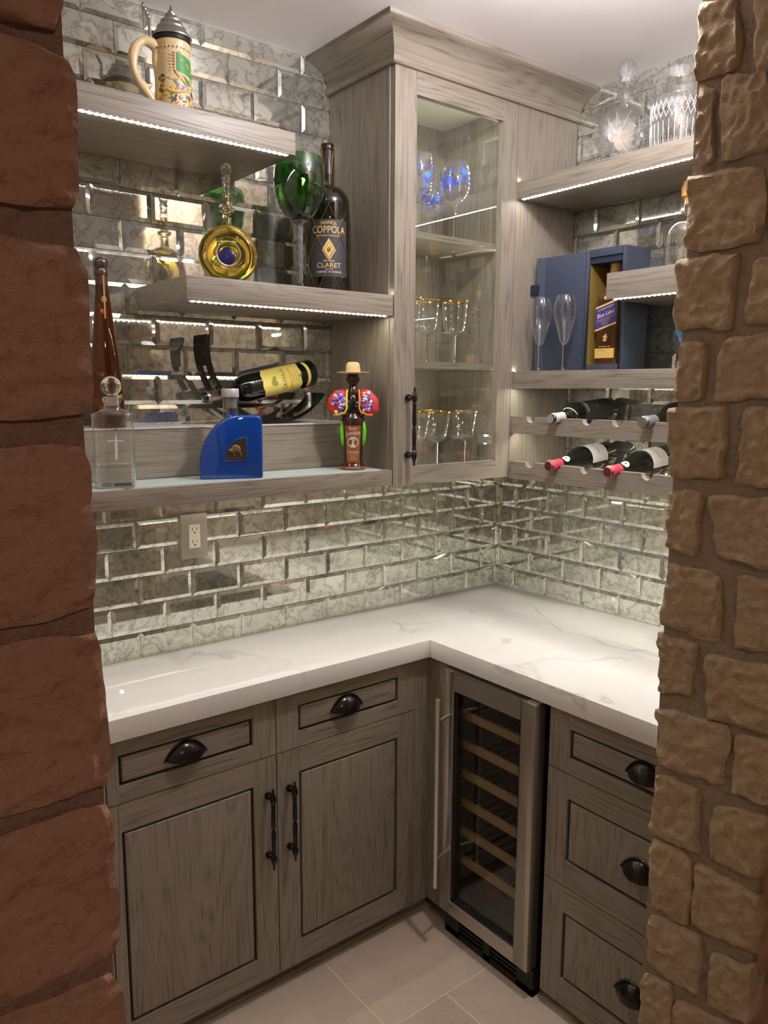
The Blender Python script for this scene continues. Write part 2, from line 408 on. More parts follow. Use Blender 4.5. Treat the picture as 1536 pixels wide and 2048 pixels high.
struct('wall_side', MB().box(-2.10, -2.0, -1.24, 0.0, FLOOR, CEIL), PLASTER)
struct('wall_hall_left', MB().box(ox0-0.1, ox0, oy0, 0.1, FLOOR, CEIL), PLASTER)
struct('wall_hall_back', MB().box(ox0, ox1, oy0-0.1, oy0, FLOOR, CEIL), PLASTER)
struct('wall_hall_right', MB().box(ox1, ox1+0.1, oy0, -1.24, FLOOR, CEIL), PLASTER)

# bevelled mirror tiles
RP, CP, OFF, CA, CB = 0.0772, 0.1534, 0.071, -0.0945, 0.0587
mt = {}
def mirror_tile(w, h):
    key = (round(w, 3), round(h, 3))
    if key not in mt:
        w2, h2 = w/2-0.0006, h/2-0.0006; bv = min(0.0105, w2*0.45, h2*0.45)
        t0, t1 = -0.0035, -0.0062
        vs = [(-w2, 0, -h2), (w2, 0, -h2), (w2, 0, h2), (-w2, 0, h2), (-w2, t0, -h2), (w2, t0, -h2), (w2, t0, h2), (-w2, t0, h2),
              (-w2+bv, t1, -h2+bv), (w2-bv, t1, -h2+bv), (w2-bv, t1, h2-bv), (-w2+bv, t1, h2-bv)]
        fs = [(0, 1, 5, 4), (1, 2, 6, 5), (2, 3, 7, 6), (3, 0, 4, 7), (4, 5, 9, 8), (5, 6, 10, 9), (6, 7, 11, 10), (7, 4, 8, 11), (8, 9, 10, 11)]
        mt[key] = MB().add(vs, fs).mesh('mirror_tile', MIRROR, angle=3)
    return mt[key]
rt = random.Random(11)
def tiles(wall, axis, u0, u1, coff, skip):
    for kk in range(1, 23):
        za, zb = max(OFF+(kk-2)*RP, 0.0), min(OFF+(kk-1)*RP, CEIL)
        if zb-za < 0.012: continue
        ph = 0.0 if (kk % 2 == 0) else 0.5
        if axis == 'x': ph = 0.5 if (kk % 2 == 0) else 0.0
        for n in range(-1, 16):
            b_ = coff-CP*(n-1+ph); a = b_-CP
            a, b2 = max(a, u0), min(b_, u1)
            if b2-a < 0.012 or skip(a, b2, za, zb): continue
            o = link('mirror_tile', mirror_tile(b2-a, zb-za), wall)
            c = (a+b2)/2; rr = (rt.gauss(0, 0.0035), 0, rt.gauss(0, 0.0035))
            if axis == 'y': o.location = (c, 0, (za+zb)/2); o.rotation_euler = rr
            else: o.location = (0, c, (za+zb)/2); o.rotation_euler = (rr[0], 0, -pi/2+rr[2])
tiles(wl, 'y', -1.99, -0.0005, CA, lambda a, b, c, d: a > -0.76 and c > 0.46 and d < 1.57)
tiles(wr, 'x', -1.235, -0.0005, CB, lambda a, b, c, d: a > -0.305 and c > 0.46 and d < 1.57)

# ------------------------------------------------------------------ rough stone wall with the opening
core = MB()
core.box(-0.844, 0.0, -1.452, -1.2375, FLOOR, CEIL)
core.box(0.0, ox1, -1.452, -1.2375, FLOOR, CEIL)
core.box(-0.8439, -1.966, -1.445, -1.2375, 1.55, CEIL)
wf = struct('wall_front', core, MORTAR)
coreL = MB().box(ox0, -1.967, -1.4405, -1.2375, FLOOR, CEIL)
wf2 = struct('wall_front_left', coreL, REDMORTAR)
sid = [0]
def stone(parent, quad, nrm, m, proud=0.02, n=9, skirt=0.09, amp=0.006, rough=0.004):
    """quad: four 3D corners on the wall plane; nrm: outward normal"""
    sid[0] += 1; sd = Vector((sid[0]*3.17, sid[0]*1.91, sid[0]*0.77)); N = Vector(nrm)
    q = [Vector(p) for p in quad]; vs = []; c0 = sum(q, Vector())/4
    for j in range(n+1):
        v = j/n; v = 0.5-0.5*cos(pi*v) if 0 < j < n else v; v = 0.35*v+0.65*(j/n)
        for i in range(n+1):
            u = i/n
            p = q[0]*(1-u)*(1-v)+q[1]*u*(1-v)+q[2]*u*v+q[3]*(1-u)*v
            e = min(min(u, 1-u), min(v, 1-v)); lift = min(1.0, e*n/1.0)
            # wobble the outline, round the corners
            corner = max(0, 1-(min(u, 1-u)+min(v, 1-v))*7)
            p = p+(c0-p)*0.045*corner
            d = noise.noise_vector(p*28+sd)*amp*(1.0 if e < 0.01 else 0.6)
            h = proud*(0.48+0.52*lift)+noise.noise(p*16+sd)*rough*1.3-abs(noise.noise(p*34+sd))*rough*2.0+noise.noise(p*85+sd)*rough*1.3
            h = max(h, 0.0025); p = p+d-N*(d.dot(N))+N*h; vs.append(p)
    fs = [(j*(n+1)+i, j*(n+1)+i+1, (j+1)*(n+1)+i+1, (j+1)*(n+1)+i) for j in range(n) for i in range(n)]
    ring = [i for i in range(n+1)]+[(j)*(n+1)+n for j in range(1, n+1)]+[n*(n+1)+i for i in range(n-1, -1, -1)]+[j*(n+1) for j in range(n-1, 0, -1)]
    base = len(vs)
    for r_ in ring: vs.append(vs[r_]-N*(proud+skirt*0.4)+(c0-vs[r_])*0.05)
    L = len(ring)
    for a in range(L): fs.append((ring[a], ring[(a+1) % L], base+(a+1) % L, base+a))
    mb = MB().add(vs, fs)
    return part('stone', mb, m, parent, angle=50)
JAMB = [[(-1.236,1.373),(-1.299,1.359),(-1.311,1.257),(-1.236,1.257)],[(-1.335,1.36),(-1.45,1.348),(-1.455,1.228),(-1.345,1.238)],[(-1.244,1.239),(-1.269,1.23),(-1.275,1.114),(-1.248,1.12)],[(-1.285,1.241),(-1.363,1.231),(-1.376,1.117),(-1.296,1.115)],[(-1.233,1.099),(-1.365,1.086),(-1.367,0.974),(-1.235,0.978)],[(-1.383,1.1),(-1.456,1.101),(-1.458,0.97),(-1.394,0.968)],[(-1.222,0.956),(-1.333,0.957),(-1.328,0.836),(-1.225,0.84)],[(-1.368,0.943),(-1.456,0.947),(-1.456,0.843),(-1.357,0.84)],[(-1.243,0.817),(-1.284,0.811),(-1.285,0.718),(-1.233,0.72)],[(-1.322,0.814),(-1.455,0.821),(-1.455,0.719),(-1.309,0.718)],[(-1.224,0.696),(-1.332,0.703),(-1.333,0.58),(-1.23,0.582)],[(-1.366,0.699),(-1.455,0.697),(-1.456,0.577),(-1.359,0.574)],[(-1.232,0.541),(-1.294,0.546),(-1.29,0.438),(-1.236,0.438)],[(-1.311,0.546),(-1.456,0.557),(-1.456,0.436),(-1.338,0.444)],[(-1.242,0.411),(-1.341,0.405),(-1.347,0.293),(-1.235,0.294)],[(-1.376,0.41),(-1.458,0.417),(-1.458,0.296),(-1.381,0.288)],[(-1.23,0.268),(-1.302,0.269),(-1.303,0.173),(-1.238,0.16)],[(-1.325,0.255),(-1.458,0.265),(-1.458,0.155),(-1.338,0.141)],[(-1.236,0.123),(-1.376,0.135),(-1.378,0.031),(-1.246,0.015)],[(-1.397,0.128),(-1.458,0.132),(-1.458,0.025),(-1.396,0.023)],[(-1.246,-0.009),(-1.329,-0.004),(-1.335,-0.129),(-1.236,-0.135)],[(-1.361,-0.02),(-1.458,-0.001),(-1.458,-0.121),(-1.363,-0.121)],[(-1.243,-0.145),(-1.327,-0.149),(-1.331,-0.277),(-1.249,-0.289)],[(-1.335,-0.151),(-1.459,-0.153),(-1.459,-0.263),(-1.34,-0.27)],[(-1.248,-0.306),(-1.353,-0.295),(-1.357,-0.413),(-1.247,-0.412)],[(-1.377,-0.317),(-1.458,-0.288),(-1.458,-0.404),(-1.379,-0.418)],[(-1.242,-0.441),(-1.303,-0.433),(-1.305,-0.525),(-1.241,-0.553)],[(-1.312,-0.453),(-1.458,-0.429),(-1.456,-0.539),(-1.317,-0.57)]]
for q in JAMB:
    G_ = 0.0048; (a, b_, c, d) = q
    a, b_, c, d = (a[0]+G_*0.5, a[1]+G_), (b_[0]-G_, b_[1]+G_), (c[0]-G_, c[1]-G_), (d[0]+G_*0.5, d[1]-G_)
    stone(wf, [(-0.844, *d), (-0.844, *c), (-0.844, *b_), (-0.844, *a)], (-1, 0, 0), TAN, proud=0.013, n=20, amp=0.008, rough=0.0046)
rs = random.Random(3)
def course_fill(parent, P, nrm, u0, u1, z0, z1, m, wlo, whi, hlo, hhi, gap=0.02, **kw):
    z = z0
    while z < z1-0.04:
        h = min(rs.uniform(hlo, hhi), z1-z)
        if z1-(z+h) < 0.05: h = z1-z
        u = u0
        while u < u1-0.02:
            w_ = min(rs.uniform(wlo, whi), u1-u)
            if u1-(u+w_) < 0.06: w_ = u1-u
            j = lambda: rs.uniform(-0.006, 0.006)
            a, b_, c, d = (u+gap/2, z+gap/2+j()), (u+w_-gap/2, z+gap/2+j()), (u+w_-gap/2, z+h-gap/2+j()), (u+gap/2, z+h-gap/2+j())
            stone(parent, [P(*a), P(*b_), P(*c), P(*d)], nrm, m, **kw)
            u += w_
        z += h
PX = lambda u, z: (-0.844, u, z)
course_fill(wf, PX, (-1, 0, 0), -1.468, -1.226, FLOOR, -0.565, TAN, 0.10, 0.15, 0.10, 0.13)
course_fill(wf, PX, (-1, 0, 0), -1.468, -1.226, 1.385, 1.54, TAN, 0.10, 0.15, 0.12, 0.14)
# face of the wall towards the hall, right of the opening (reddish)
course_fill(wf, lambda u, z: (u, -1.452, z), (0, -1, 0), -0.846, 0.35, FLOOR, CEIL, RED, 0.18, 0.30, 0.12, 0.16, gap=0.022, n=6)
# left jamb and the hall face of the left pier
course_fill(wf2, lambda u, z: (-1.967, u, z), (1, 0, 0), -1.425, -1.246, FLOOR, CEIL, TAN, 0.09, 0.14, 0.11, 0.15, n=6, proud=0.008, amp=0.004)
LP = [(0.973, 1.10), (0.853, 0.958), (0.711, 0.829), (0.561, 0.689), (0.417, 0.546), (0.268, 0.402), (0.135, 0.255), (0.0, 0.12), (-0.14, -0.015), (-0.28, -0.155), (-0.42, -0.295), (-0.56, -0.435), (-0.70, -0.575), (-0.90, -0.715), (1.115, 1.25), (1.265, 1.40), (1.415, 1.66)]
for i, (za, zb) in enumerate(LP):
    e = -1.962+rs.uniform(-0.003, 0.003); x2 = e-rs.uniform(0.20, 0.30)
    stone(wf2, [(x2, -1.442, za-0.001), (e, -1.442, za-0.001+rs.uniform(-0.003, 0.003)), (e, -1.442, zb+0.001), (x2, -1.442, zb+0.001)], (0, -1, 0), RED, proud=0.008, n=30, skirt=0.06, amp=0.004, rough=0.0045)
    x = x2-0.02
    for _ in range(2):
        w_ = rs.uniform(0.2, 0.32); stone(wf2, [(x-w_, -1.442, za), (x, -1.442, za), (x, -1.442, zb), (x-w_, -1.442, zb)], (0, -1, 0), RED, proud=0.012, n=8, skirt=0.06)
        x -= w_+0.02
# ceiling globe of the nook (above the frame)
t = thing('ceiling_light', 'small white globe ceiling light in the nook, above the frame', 'light', (-0.82, -1.02, CEIL))
part('ceiling_rose', MB().lathe([(0.0, -0.001), (0.045, -0.001), (0.043, -0.014), (0.014, -0.018), (0.012, -0.026), (0.0, -0.026)], 28), PAINT, t, world=False)
part('globe', MB().ball((0, 0, -0.066), 0.042, n=24, m=16), emit('globe_glow', (1.0, 0.95, 0.99), GLOBE), t, world=False, angle=90)

# ------------------------------------------------------------------ joinery helpers
def fb(mb, ax, pl, u0, u1, d0, d1, z0, z1):
    if ax == 'y': mb.box(u0, u1, pl+d0, pl+d1, z0, z1)
    else: mb.box(pl+d0, pl+d1, u0, u1, z0, z1)
def raised_front(parent, name, ax, pl, u0, u1, z0, z1, hu0, hu1, hz0, hz1, vertical=True, rail_split=True):
    """framed front with a dark groove and a raised field"""
    WU = WX if ax == 'y' else WY
    if u0 > u1: u0, u1 = u1, u0
    if hu0 > hu1: hu0, hu1 = hu1, hu0
    mb = MB(); T = 0.019
    mb.m = 0; fb(mb, ax, pl, u0, hu0, 0, T, z0, z1); fb(mb, ax, pl, hu1, u1, 0, T, z0, z1)
    mb.m = 1; fb(mb, ax, pl, hu0, hu1, 0, T, z0, hz0); fb(mb, ax, pl, hu0, hu1, 0, T, hz1, z1)
    f = part(name, mb, [WZ, WU], parent)
    gb = MB(); fb(gb, ax, pl, hu0-0.001, hu1+0.001, 0.010, T+0.002, hz0-0.001, hz1+0.001)
    part('groove', gb, DARKGROOVE, f, 'dark glazed groove')
    # raised field
    g = 0.0075; a = 0.006; vs = []; 
    loops = [(g, 0.0115), (g, 0.004), (g+0.002, 0.0015), (g+a, 0.0005)]
    for o_, d in loops:
        for (u, z) in ((hu0+o_, hz0+o_), (hu1-o_, hz0+o_), (hu1-o_, hz1-o_), (hu0+o_, hz1-o_)):
            vs.append((u, pl+d, z) if ax == 'y' else (pl+d, u, z))
    fs = [(l*4+i, l*4+(i+1) % 4, l*4+4+(i+1) % 4, l*4+4+i) for l in range(3) for i in range(4)]+[(12, 13, 14, 15)]
    part('panel', MB().add(vs, fs), WZ if vertical else WU, f)
    return f
def cup_pull(parent, pos, ax, w=0.102, h=0.040, d=0.026):
    mb = MB(); mb.T = Matrix.Translation(pos) @ (Matrix.Rotation(-pi/2, 4, 'Z') if ax == 'x' else Matrix.Identity(4))
    n, m_ = 22, 10
    def surf(k, zoff=0.0):
        vs = []
        for j in range(m_+1):
            ph = (pi/2)*j/m_
            for i in range(n+1):
                s_ = -1+2*i/n; wv = (1-abs(s_)**2.0)**0.85
                # pointed ends, dome towards the viewer
                vs.append((s_*(w/2)*k, -d*k*sin(ph)*wv, h*k*cos(ph)*wv*0.96-0.012*wv*sin(ph)*0.6))
        return vs
    vs = surf(1.0)+[(x, y, z) for x, y, z in surf(0.93)]; N = (m_+1)*(n+1); fs = []
    for b_ in (0, N):
        for j in range(m_):
            for i in range(n):
                q = (b_+j*(n+1)+i, b_+j*(n+1)+i+1, b_+(j+1)*(n+1)+i+1, b_+(j+1)*(n+1)+i); fs.append(q)
    for i in range(n): a = m_*(n+1)+i; fs.append((a, a+1, N+a+1, N+a))
    mb.add(vs, fs)
    # back flange rim
    rim = [(s_*(w/2+0.003), -0.002, (h+0.003)*(1-abs(s_)**2.0)**0.85-0.001) for s_ in [-1+2*i/24 for i in range(25)]]
    mb.tube(rim, 0.0022, 6)
    return part('cup_pull', mb, BRONZE, parent, 'dark bronze cup pull', angle=50)
def bar_pull(parent, x, y, z0, z1, off=-0.03, pl=None, name='handle'):
    """spindle pull hanging in front of the plane y=pl; the two roses stand to the plane"""
    H = z1-z0; mb = MB(); c = (x, y, z0)
    pr = [(0.0, 0.0), (0.0035, 0.002), (0.003, 0.012), (0.006, 0.018), (0.0085, 0.026), (0.0085, 0.034), (0.006, 0.042), (0.0045, 0.044), (0.006, 0.047), (0.006, 0.051), (0.0048, 0.054)]
    mid = [(0.0065, H*0.5-0.008), (0.0045, H*0.5-0.003), (0.0036, H*0.5), (0.0045, H*0.5+0.003), (0.0065, H*0.5+0.008)]
    up = [(r, H-z) for r, z in reversed(pr)]
    mb.lathe(pr+[(0.0056, 0.058)]+mid+[(0.0056, H-0.058)]+up, 16, c)
    for z in (z0+0.030, z1-0.030):
        mb.tube([(x, y, z), (x, pl-0.012, z), (x, pl-0.0105, z)], [0.0042, 0.0042, 0.006], 10)
        mb.tube([(x, pl-0.011, z), (x, pl-0.006, z), (x, pl, z)], [0.0095, 0.0105, 0.008], 14)
    return part(name, mb, BRONZE, parent, 'dark bronze spindle pull', angle=50)
def led(parent, ax, a, b, c, z, pitch=0.0145, m=None, tape=True):
    """row of diodes facing down under a shelf; ax = run direction"""
    t = MB(); 
    if ax == 'x': t.box(a, b, c-0.004, c+0.004, z-0.0012, z)
    else: t.box(c-0.004, c+0.004, a, b, z-0.0012, z)
    s = part('led_tape', t, TAPE, parent, 'glowing led tape')
    ch = MB(); n = int(abs(b-a)/pitch)
    for i in range(n):
        u = a+(i+0.5)*(b-a)/n; k = 0.0028; zz = z-0.0022
        (x, y) = (u, c) if ax == 'x' else (c, u)
        ch.add([(x-k, y-k, zz), (x+k, y-k, zz), (x+k, y+k, zz), (x-k, y+k, zz)], [(3, 2, 1, 0)])
    o = link('diodes', None, s) if False else None
    me = bpy.data.meshes.new('diodes'); off = origin_of(s)
    me.from_pydata([(x-off[0], y-off[1], z_-off[2]) for x, y, z_ in ch.v], [], ch.f); me.materials.append(m or DIODE)
    o = link('diodes', me, s); o['kind'] = 'stuff'
    return s

# ------------------------------------------------------------------ worktop
top = MB()
poly = [(-1.99, -0.001), (-1.99, -0.3692), (-0.6644, -0.3692), (-0.6644, -1.236), (-0.001, -1.236), (-0.001, -0.001)]
n_ = len(poly)
top.add([(x, y, -0.0537) for x, y in poly]+[(x, y, 0) for x, y in poly], [tuple(range(n_-1, -1, -1)), tuple(range(n_, 2*n_))]+[(i, (i+1) % n_, (i+1) % n_+n_, i+n_) for i in range(n_)])
o = link('worktop', top.mesh('worktop', QUARTZ, (-0.7, -0.4, -0.054), bevel=0.0012)); o.location = (-0.7, -0.4, -0.054)
o['label'] = 'white quartz corner worktop with thin grey veins and thick mitred edge'; o['category'] = 'worktop'

# ------------------------------------------------------------------ base cabinets
YF = -0.345
cabs = [(-1.620, -1.1775, 'oak base cabinet left of the pair, with one drawer over one door', 1), (-1.1765, -0.700, 'oak base cabinet next to the inner corner, with one drawer over one door', 2)]
for x0, x1, lab, k in cabs:
    t = thing('base_cabinet', lab, 'cabinet', ((x0+x1)/2, -0.17, FLOOR), group='oak base cabinets under the left worktop')
    part('body', MB().box(x0, x1, -0.322, -0.010, FLOOR+0.055, -0.056), WZ, t)
    part('toe_kick', MB().box(x0, x1, -0.305, -0.285, FLOOR, FLOOR+0.0545), WX, t)
    part('floor_moulding', MB().box(x0, x1, -0.315, -0.3055, FLOOR, FLOOR+0.014), WX, t)
    u0, u1 = (-1.590, -1.245) if k == 1 else (-1.108, -0.765)
    raised_front(t, 'drawer', 'y', YF, x0+0.001, x1-0.001, -0.2155, -0.058, u0, u1, -0.1735, -0.099, vertical=False)
    dr = [c for c in t.children if c.name.startswith('drawer')][-1] if t.children else None
    cup_pull(bpy.data.objects[dr.name], ((-1.427 if k == 1 else -0.951), YF, -0.1465), 'y')
    d = raised_front(t, 'door', 'y', YF, x0+0.001, x1-0.001, -0.855, -0.2185, u0, u1, -0.786, -0.287)
    bar_pull(d, -1.2075 if k == 1 else -1.142, YF-0.032, -0.519, -0.291, pl=YF)
# plain cabinet left of it, nearly hidden
t = thing('base_cabinet', 'oak base cabinet mostly hidden behind the left stone pier', 'cabinet', (-1.8, -0.17, FLOOR))
part('body', MB().box(-1.985, -1.622, -0.322, -0.010, FLOOR+0.055, -0.056), WZ, t)
part('toe_kick', MB().box(-1.985, -1.622, -0.305, -0.285, FLOOR, FLOOR+0.0545), WX, t)
raised_front(t, 'door', 'y', YF, -1.985, -1.622, -0.855, -0.058, -1.92, -1.69, -0.786, -0.12)
# corner filler
t = thing('corner_filler', 'dark shaded oak corner filler between left cabinets and wine cooler', 'filler panel', (-0.66, -0.35, FLOOR))
part('stile', MB().box(-0.6985, -0.6405, -0.343, -0.325, FLOOR+0.055, -0.056), WZ, t)
part('stile', MB().box(-0.640, -0.622, -0.428, -0.325, FLOOR+0.055, -0.056), WZ, t)
part('toe_kick', MB().box(-0.6985, -0.606, -0.305, -0.285, FLOOR, FLOOR+0.0545), WX, t)
# drawer cabinet on the right
XF = -0.640
t = thing('drawer_cabinet', 'oak base cabinet with three drawers between wine cooler and right stone jamb', 'cabinet', (-0.35, -1.02, FLOOR))
part('body', MB().box(XF+0.020, -0.010, -1.234, -0.808, FLOOR+0.03, -0.056), WZ, t)
part('toe_kick', MB().box(XF+0.035, XF+0.055, -1.234, -0.808, FLOOR, FLOOR+0.0295), WY, t)
for (za, zb, pa, pb, zc) in ((-0.2245, -0.058, -0.183, -0.107, -0.149), (-0.5345, -0.2275, -0.466, -0.293, -0.392), (-0.874, -0.5375, -0.800, -0.608, -0.714)):
    d = raised_front(t, 'drawer', 'x', XF, -1.233, -0.808, za, zb, -1.160, -0.873, pa, pb, vertical=zb < -0.1)
    cup_pull(d, (XF, -1.087, zc), 'x', w=0.092)

# ------------------------------------------------------------------ wine cooler
t = thing('wine_cooler', 'stainless steel wine cooler with glass door under the right worktop', 'wine cooler', (-0.33, -0.62, FLOOR))
c0, c1 = -0.787, -0.436
shell = MB()
shell.box(-0.628, -0.03, c0, c0+0.025, -0.83, -0.062); shell.box(-0.628, -0.03, c1-0.025, c1, -0.83, -0.062)
shell.box(-0.628, -0.03, c0, c1, -0.086, -0.062); shell.box(-0.628, -0.03, c0, c1, -0.83, -0.80); shell.box(-0.06, -0.03, c0, c1, -0.83, -0.062)
part('cabinet_shell', shell, BLACK, t)
dm = MB(); X0, X1 = -0.672, -0.632
gy0, gy1, gz0, gz1 = -0.737, -0.480, -0.785, -0.122
dm.box(X0, X1, c0, gy0, -0.826, -0.066); dm.box(X0, X1, gy1, c1, -0.826, -0.066)
dm.box(X0, X1, gy0, gy1, -0.826, gz0); dm.box(X0, X1, gy0, gy1, gz1, -0.066)
door = part('door', dm, STEEL, t, 'stainless door frame', bevel=0.0012)
part('pane', MB().box(-0.654, -0.652, gy0, gy1, gz0, gz1), DARKPANE, door, 'dark tinted glass')
gk = MB(); gk.box(-0.665, -0.655, gy1-0.012, gy1, gz0, gz1).box(-0.665, -0.655, gy0, gy0+0.004, gz0, gz1).box(-0.665, -0.655, gy0, gy1, gz0, gz0+0.008)
part('gasket', gk, BLACK, door)
gt = MB(); gt.box(-0.6735, -0.668, gy0, gy1, gz0-0.0015, gz0+0.0015).box(-0.6735, -0.668, gy1-0.0015, gy1+0.0015, gz0, gz1)
part('glass_trim', gt, STEELR, door, 'bright trim line around the glass')
hm = MB().tube([(-0.735, -0.486, -0.708), (-0.735, -0.486, -0.131)], 0.008, 14)
for z in (-0.197, -0.622): hm.tube([(-0.735, -0.486, z), (-0.672, -0.470, z)], 0.0045, 10)
part('handle', hm, STEELR, door, 'tubular steel handle', angle=50)
for k in range(6):
    z = -0.212-0.0922*k
    sh = part('shelf', MB().box(-0.618, -0.606, c0+0.03, c1-0.03, z-0.012, z+0.012), SHELFWOOD, t, 'pale wood shelf front', bevel=0.001)
    wr_ = MB()
    for j in range(9): wr_.tube([(-0.606, c0+0.045+j*0.0325, z-0.004), (-0.10, c0+0.045+j*0.0325, z-0.004)], 0.002, 5)
    part('wire_rack', wr_, STEELR, sh)
gr = MB(); gr.box(-0.645, -0.620, c0, c1, FLOOR, FLOOR+0.02)
for z in range(4): gr.box(-0.643, -0.634, c0+0.06, c1-0.06, FLOOR+0.028+z*0.014, FLOOR+0.035+z*0.014)
gr.box(-0.645, -0.620, c0, c0+0.06, FLOOR, -0.836); gr.box(-0.645, -0.620, c1-0.06, c1, FLOOR, -0.836); gr.box(-0.645, -0.62, -0.625, -0.598, FLOOR, -0.836)
gr.box(-0.632, -0.06, c0+0.004, c1-0.004, FLOOR, -0.838)
part('base_grille', gr, BLACK, t, 'black slotted base grille')
part('hinge', MB().box(-0.668, -0.636, c0-0.002, c0+0.03, -0.0655, -0.061), STEELR, t)

# ------------------------------------------------------------------ wall cabinet with glass door
CW, CD, CB0, CT = -0.765, -0.311, 0.455, 1.580
t = thing('wall_cabinet', 'tall oak corner wall cabinet with glass door and crown moulding', 'cabinet', (-0.4, -0.15, CB0))
IX0, IX1, IY, DX1 = CW+0.019, -0.325, -0.2905, -0.287
part('side_panel', MB().box(CW, CW+0.018, IY, -0.007, CB0, CT+0.01), WZ, t)
part('divider', MB().box(IX1, IX1+0.018, IY, -0.02, CB0+0.018, CT), WZ, t)
part('back_panel', MB().box(CW+0.018, IX1, -0.022, -0.012, CB0+0.018, CT), WZ, t)
part('bottom_panel', MB().box(CW+0.018, -0.001, IY, -0.008, CB0, CB0+0.018), WX, t)
part('top_panel', MB().box(CW+0.018, -0.001, IY, -0.008, 1.562, CT), WIN, t)
for z in (1.172, 0.812): part('shelf', MB().box(CW+0.019, IX1, -0.287, -0.023, z-0.017, z), WX, t)
part('front_panel', MB().box(DX1+0.001, -0.008, CD, CD+0.018, CB0-0.003, CT+0.01), WZ, t)
fm = MB(); fm.m = 0
gx0, gx1, gz0, gz1 = -0.6865, -0.348, 0.512, 1.519
fm.box(CW+0.003, gx0, CD, CD+0.019, CB0+0.001, CT-0.001); fm.box(gx1, DX1-0.001, CD, CD+0.019, CB0+0.001, CT-0.001)
fm.m = 1; fm.box(gx0, gx1, CD, CD+0.019, CB0+0.001, gz0); fm.box(gx0, gx1, CD, CD+0.019, gz1, CT-0.001)
d = part('door', fm, [WZ, WX], t)
part('pane', MB().box(gx0-0.004, gx1+0.004, CD+0.010, CD+0.0125, gz0-0.004, gz1+0.004), PANE, d, 'clear glass pane')
bar_pull(d, -0.7135, CD-0.034, 0.516, 0.738, pl=CD)
hg = MB(); hg.box(-0.365, -0.328, -0.287, -0.262, 0.565, 0.585).box(-0.350, -0.3275, -0.262, -0.235, 0.560, 0.590)
part('hinge', hg, STEELR, t)
# interior diode rows: vertical behind the door frame
vt = MB(); vd = MB()
for (x, sg) in ((-0.3265, -1), (CW+0.0205, 1)):
    vt.box(x-0.001, x+0.001, -0.286, -0.278, 0.48, 1.555)
    for i in range(36):
        z = 0.50+i*0.0285; k = 0.0026; xx = x+sg*0.0014
        q = [(xx, -0.282-k, z-k), (xx, -0.282+k, z-k), (xx, -0.282+k, z+k), (xx, -0.282-k, z+k)]
        vd.add(q, [(0, 1, 2, 3) if sg > 0 else (3, 2, 1, 0)])
vs_ = part('led_tape', vt, TAPE, t)
me = bpy.data.meshes.new('diodes'); of = origin_of(vs_); me.from_pydata([(x-of[0], y-of[1], z-of[2]) for x, y, z in vd.v], [], vd.f)
me.materials.append(emit('cabinet_diode', (1.0, 0.95, 0.80), 280.0)); o = link('diodes', me, vs_); o['kind'] = 'stuff'
# crown
prof = [(0.0, 1.578), (0.010, 1.578), (0.014, 1.583), (0.015, 1.590), (0.012, 1.597), (0.010, 1.600), (0.010, 1.610), (0.014, 1.614), (0.018, 1.622), (0.024, 1.630), (0.034, 1.640), (0.048, 1.648), (0.062, 1.653), (0.070, 1.656), (0.076, 1.660), (0.078, 1.6685), (0.0, 1.6685)]
pathc = [(CW, -0.007), (CW, CD), (-0.007, CD)]; dirs = [(-1, 0), (-1, -1), (0, -1)]
cm = MB(); np_ = len(prof); vs = []
for (px, py), (dx, dy) in zip(pathc, dirs):
    for o_, z in prof: vs.append((px+dx*o_, py+dy*o_, z))
fs0 = [(i, (i+1) % np_, (i+1) % np_+np_, i+np_) for i in range(np_)]
fs1 = [(i+np_, (i+1) % np_+np_, (i+1) % np_+2*np_, i+2*np_) for i in range(np_)]
cm.m = 1; cm.add(vs, fs0+[tuple(range(np_))]); cm.v2 = None
off_ = len(cm.v); cm.m = 0; cm.add(vs, fs1+[tuple(2*np_+i for i in range(np_-1, -1, -1))])
part('crown_moulding', cm, [WX, WY], t, 'carved crown moulding')

# ------------------------------------------------------------------ floating shelves
def shelf(label, ax, a, b, c0, c1, z0, z1, lu=None, name='floating_shelf', end_glow=None, group=None, m=None):
    """ax: run direction; c0 front, c1 wall side"""
    if ax == 'x': bx = (a, b, c0, c1); ctr = ((a+b)/2, (c0+c1)/2, z0)
    else: bx = (c0, c1, a, b); ctr = ((c0+c1)/2, (a+b)/2, z0)
    t = thing(name, label, 'shelf', ctr, group=group)
    part('board', MB().box(*bx, z0, z1), WX if ax == 'x' else WY, t, bevel=0.001)
    if lu:
        led(t, ax, lu[0], lu[1], lu[2], z0-0.0002, m=m)
    return t
gl = 'oak floating shelves on the left mirror wall'; gr_ = 'oak floating shelves on the right mirror wall'
s1 = shelf('top oak floating shelf on the left wall, holding the beer stein', 'x', -1.985, -1.074, CD, -0.0065, 1.295, 1.347, (-1.97, -1.09, -0.301), group=gl, m=DIODEW)
s2 = shelf('middle short oak floating shelf on the left wall, holding the round gold bottle', 'x', -1.3695, -0.7655, CD, -0.0065, 0.932, 0.987, (-1.355, -0.775, -0.293), group=gl)
s3 = shelf('long bottom oak floating shelf on the left wall, holding the blue bottle', 'x', -1.985, -0.7655, CD, -0.0065, 0.461, 0.5055, (-1.95, -0.775, -0.285), group=gl)
part('glass_inlay', MB().box(-1.98, -0.80, -0.300, -0.157, 0.5055, 0.508), simple('frosted_glass', (0.62, 0.74, 0.70), 0.25), s3, 'pale green frosted glass strip')
lg = thing('display_ledge', 'raised oak ledge with pale top edge behind the blue bottle', 'ledge', (-1.38, -0.08, 0.508))
part('front_board', MB().box(-1.985, -0.7655, -0.152, -0.140, 0.5085, 0.632), WX, lg)
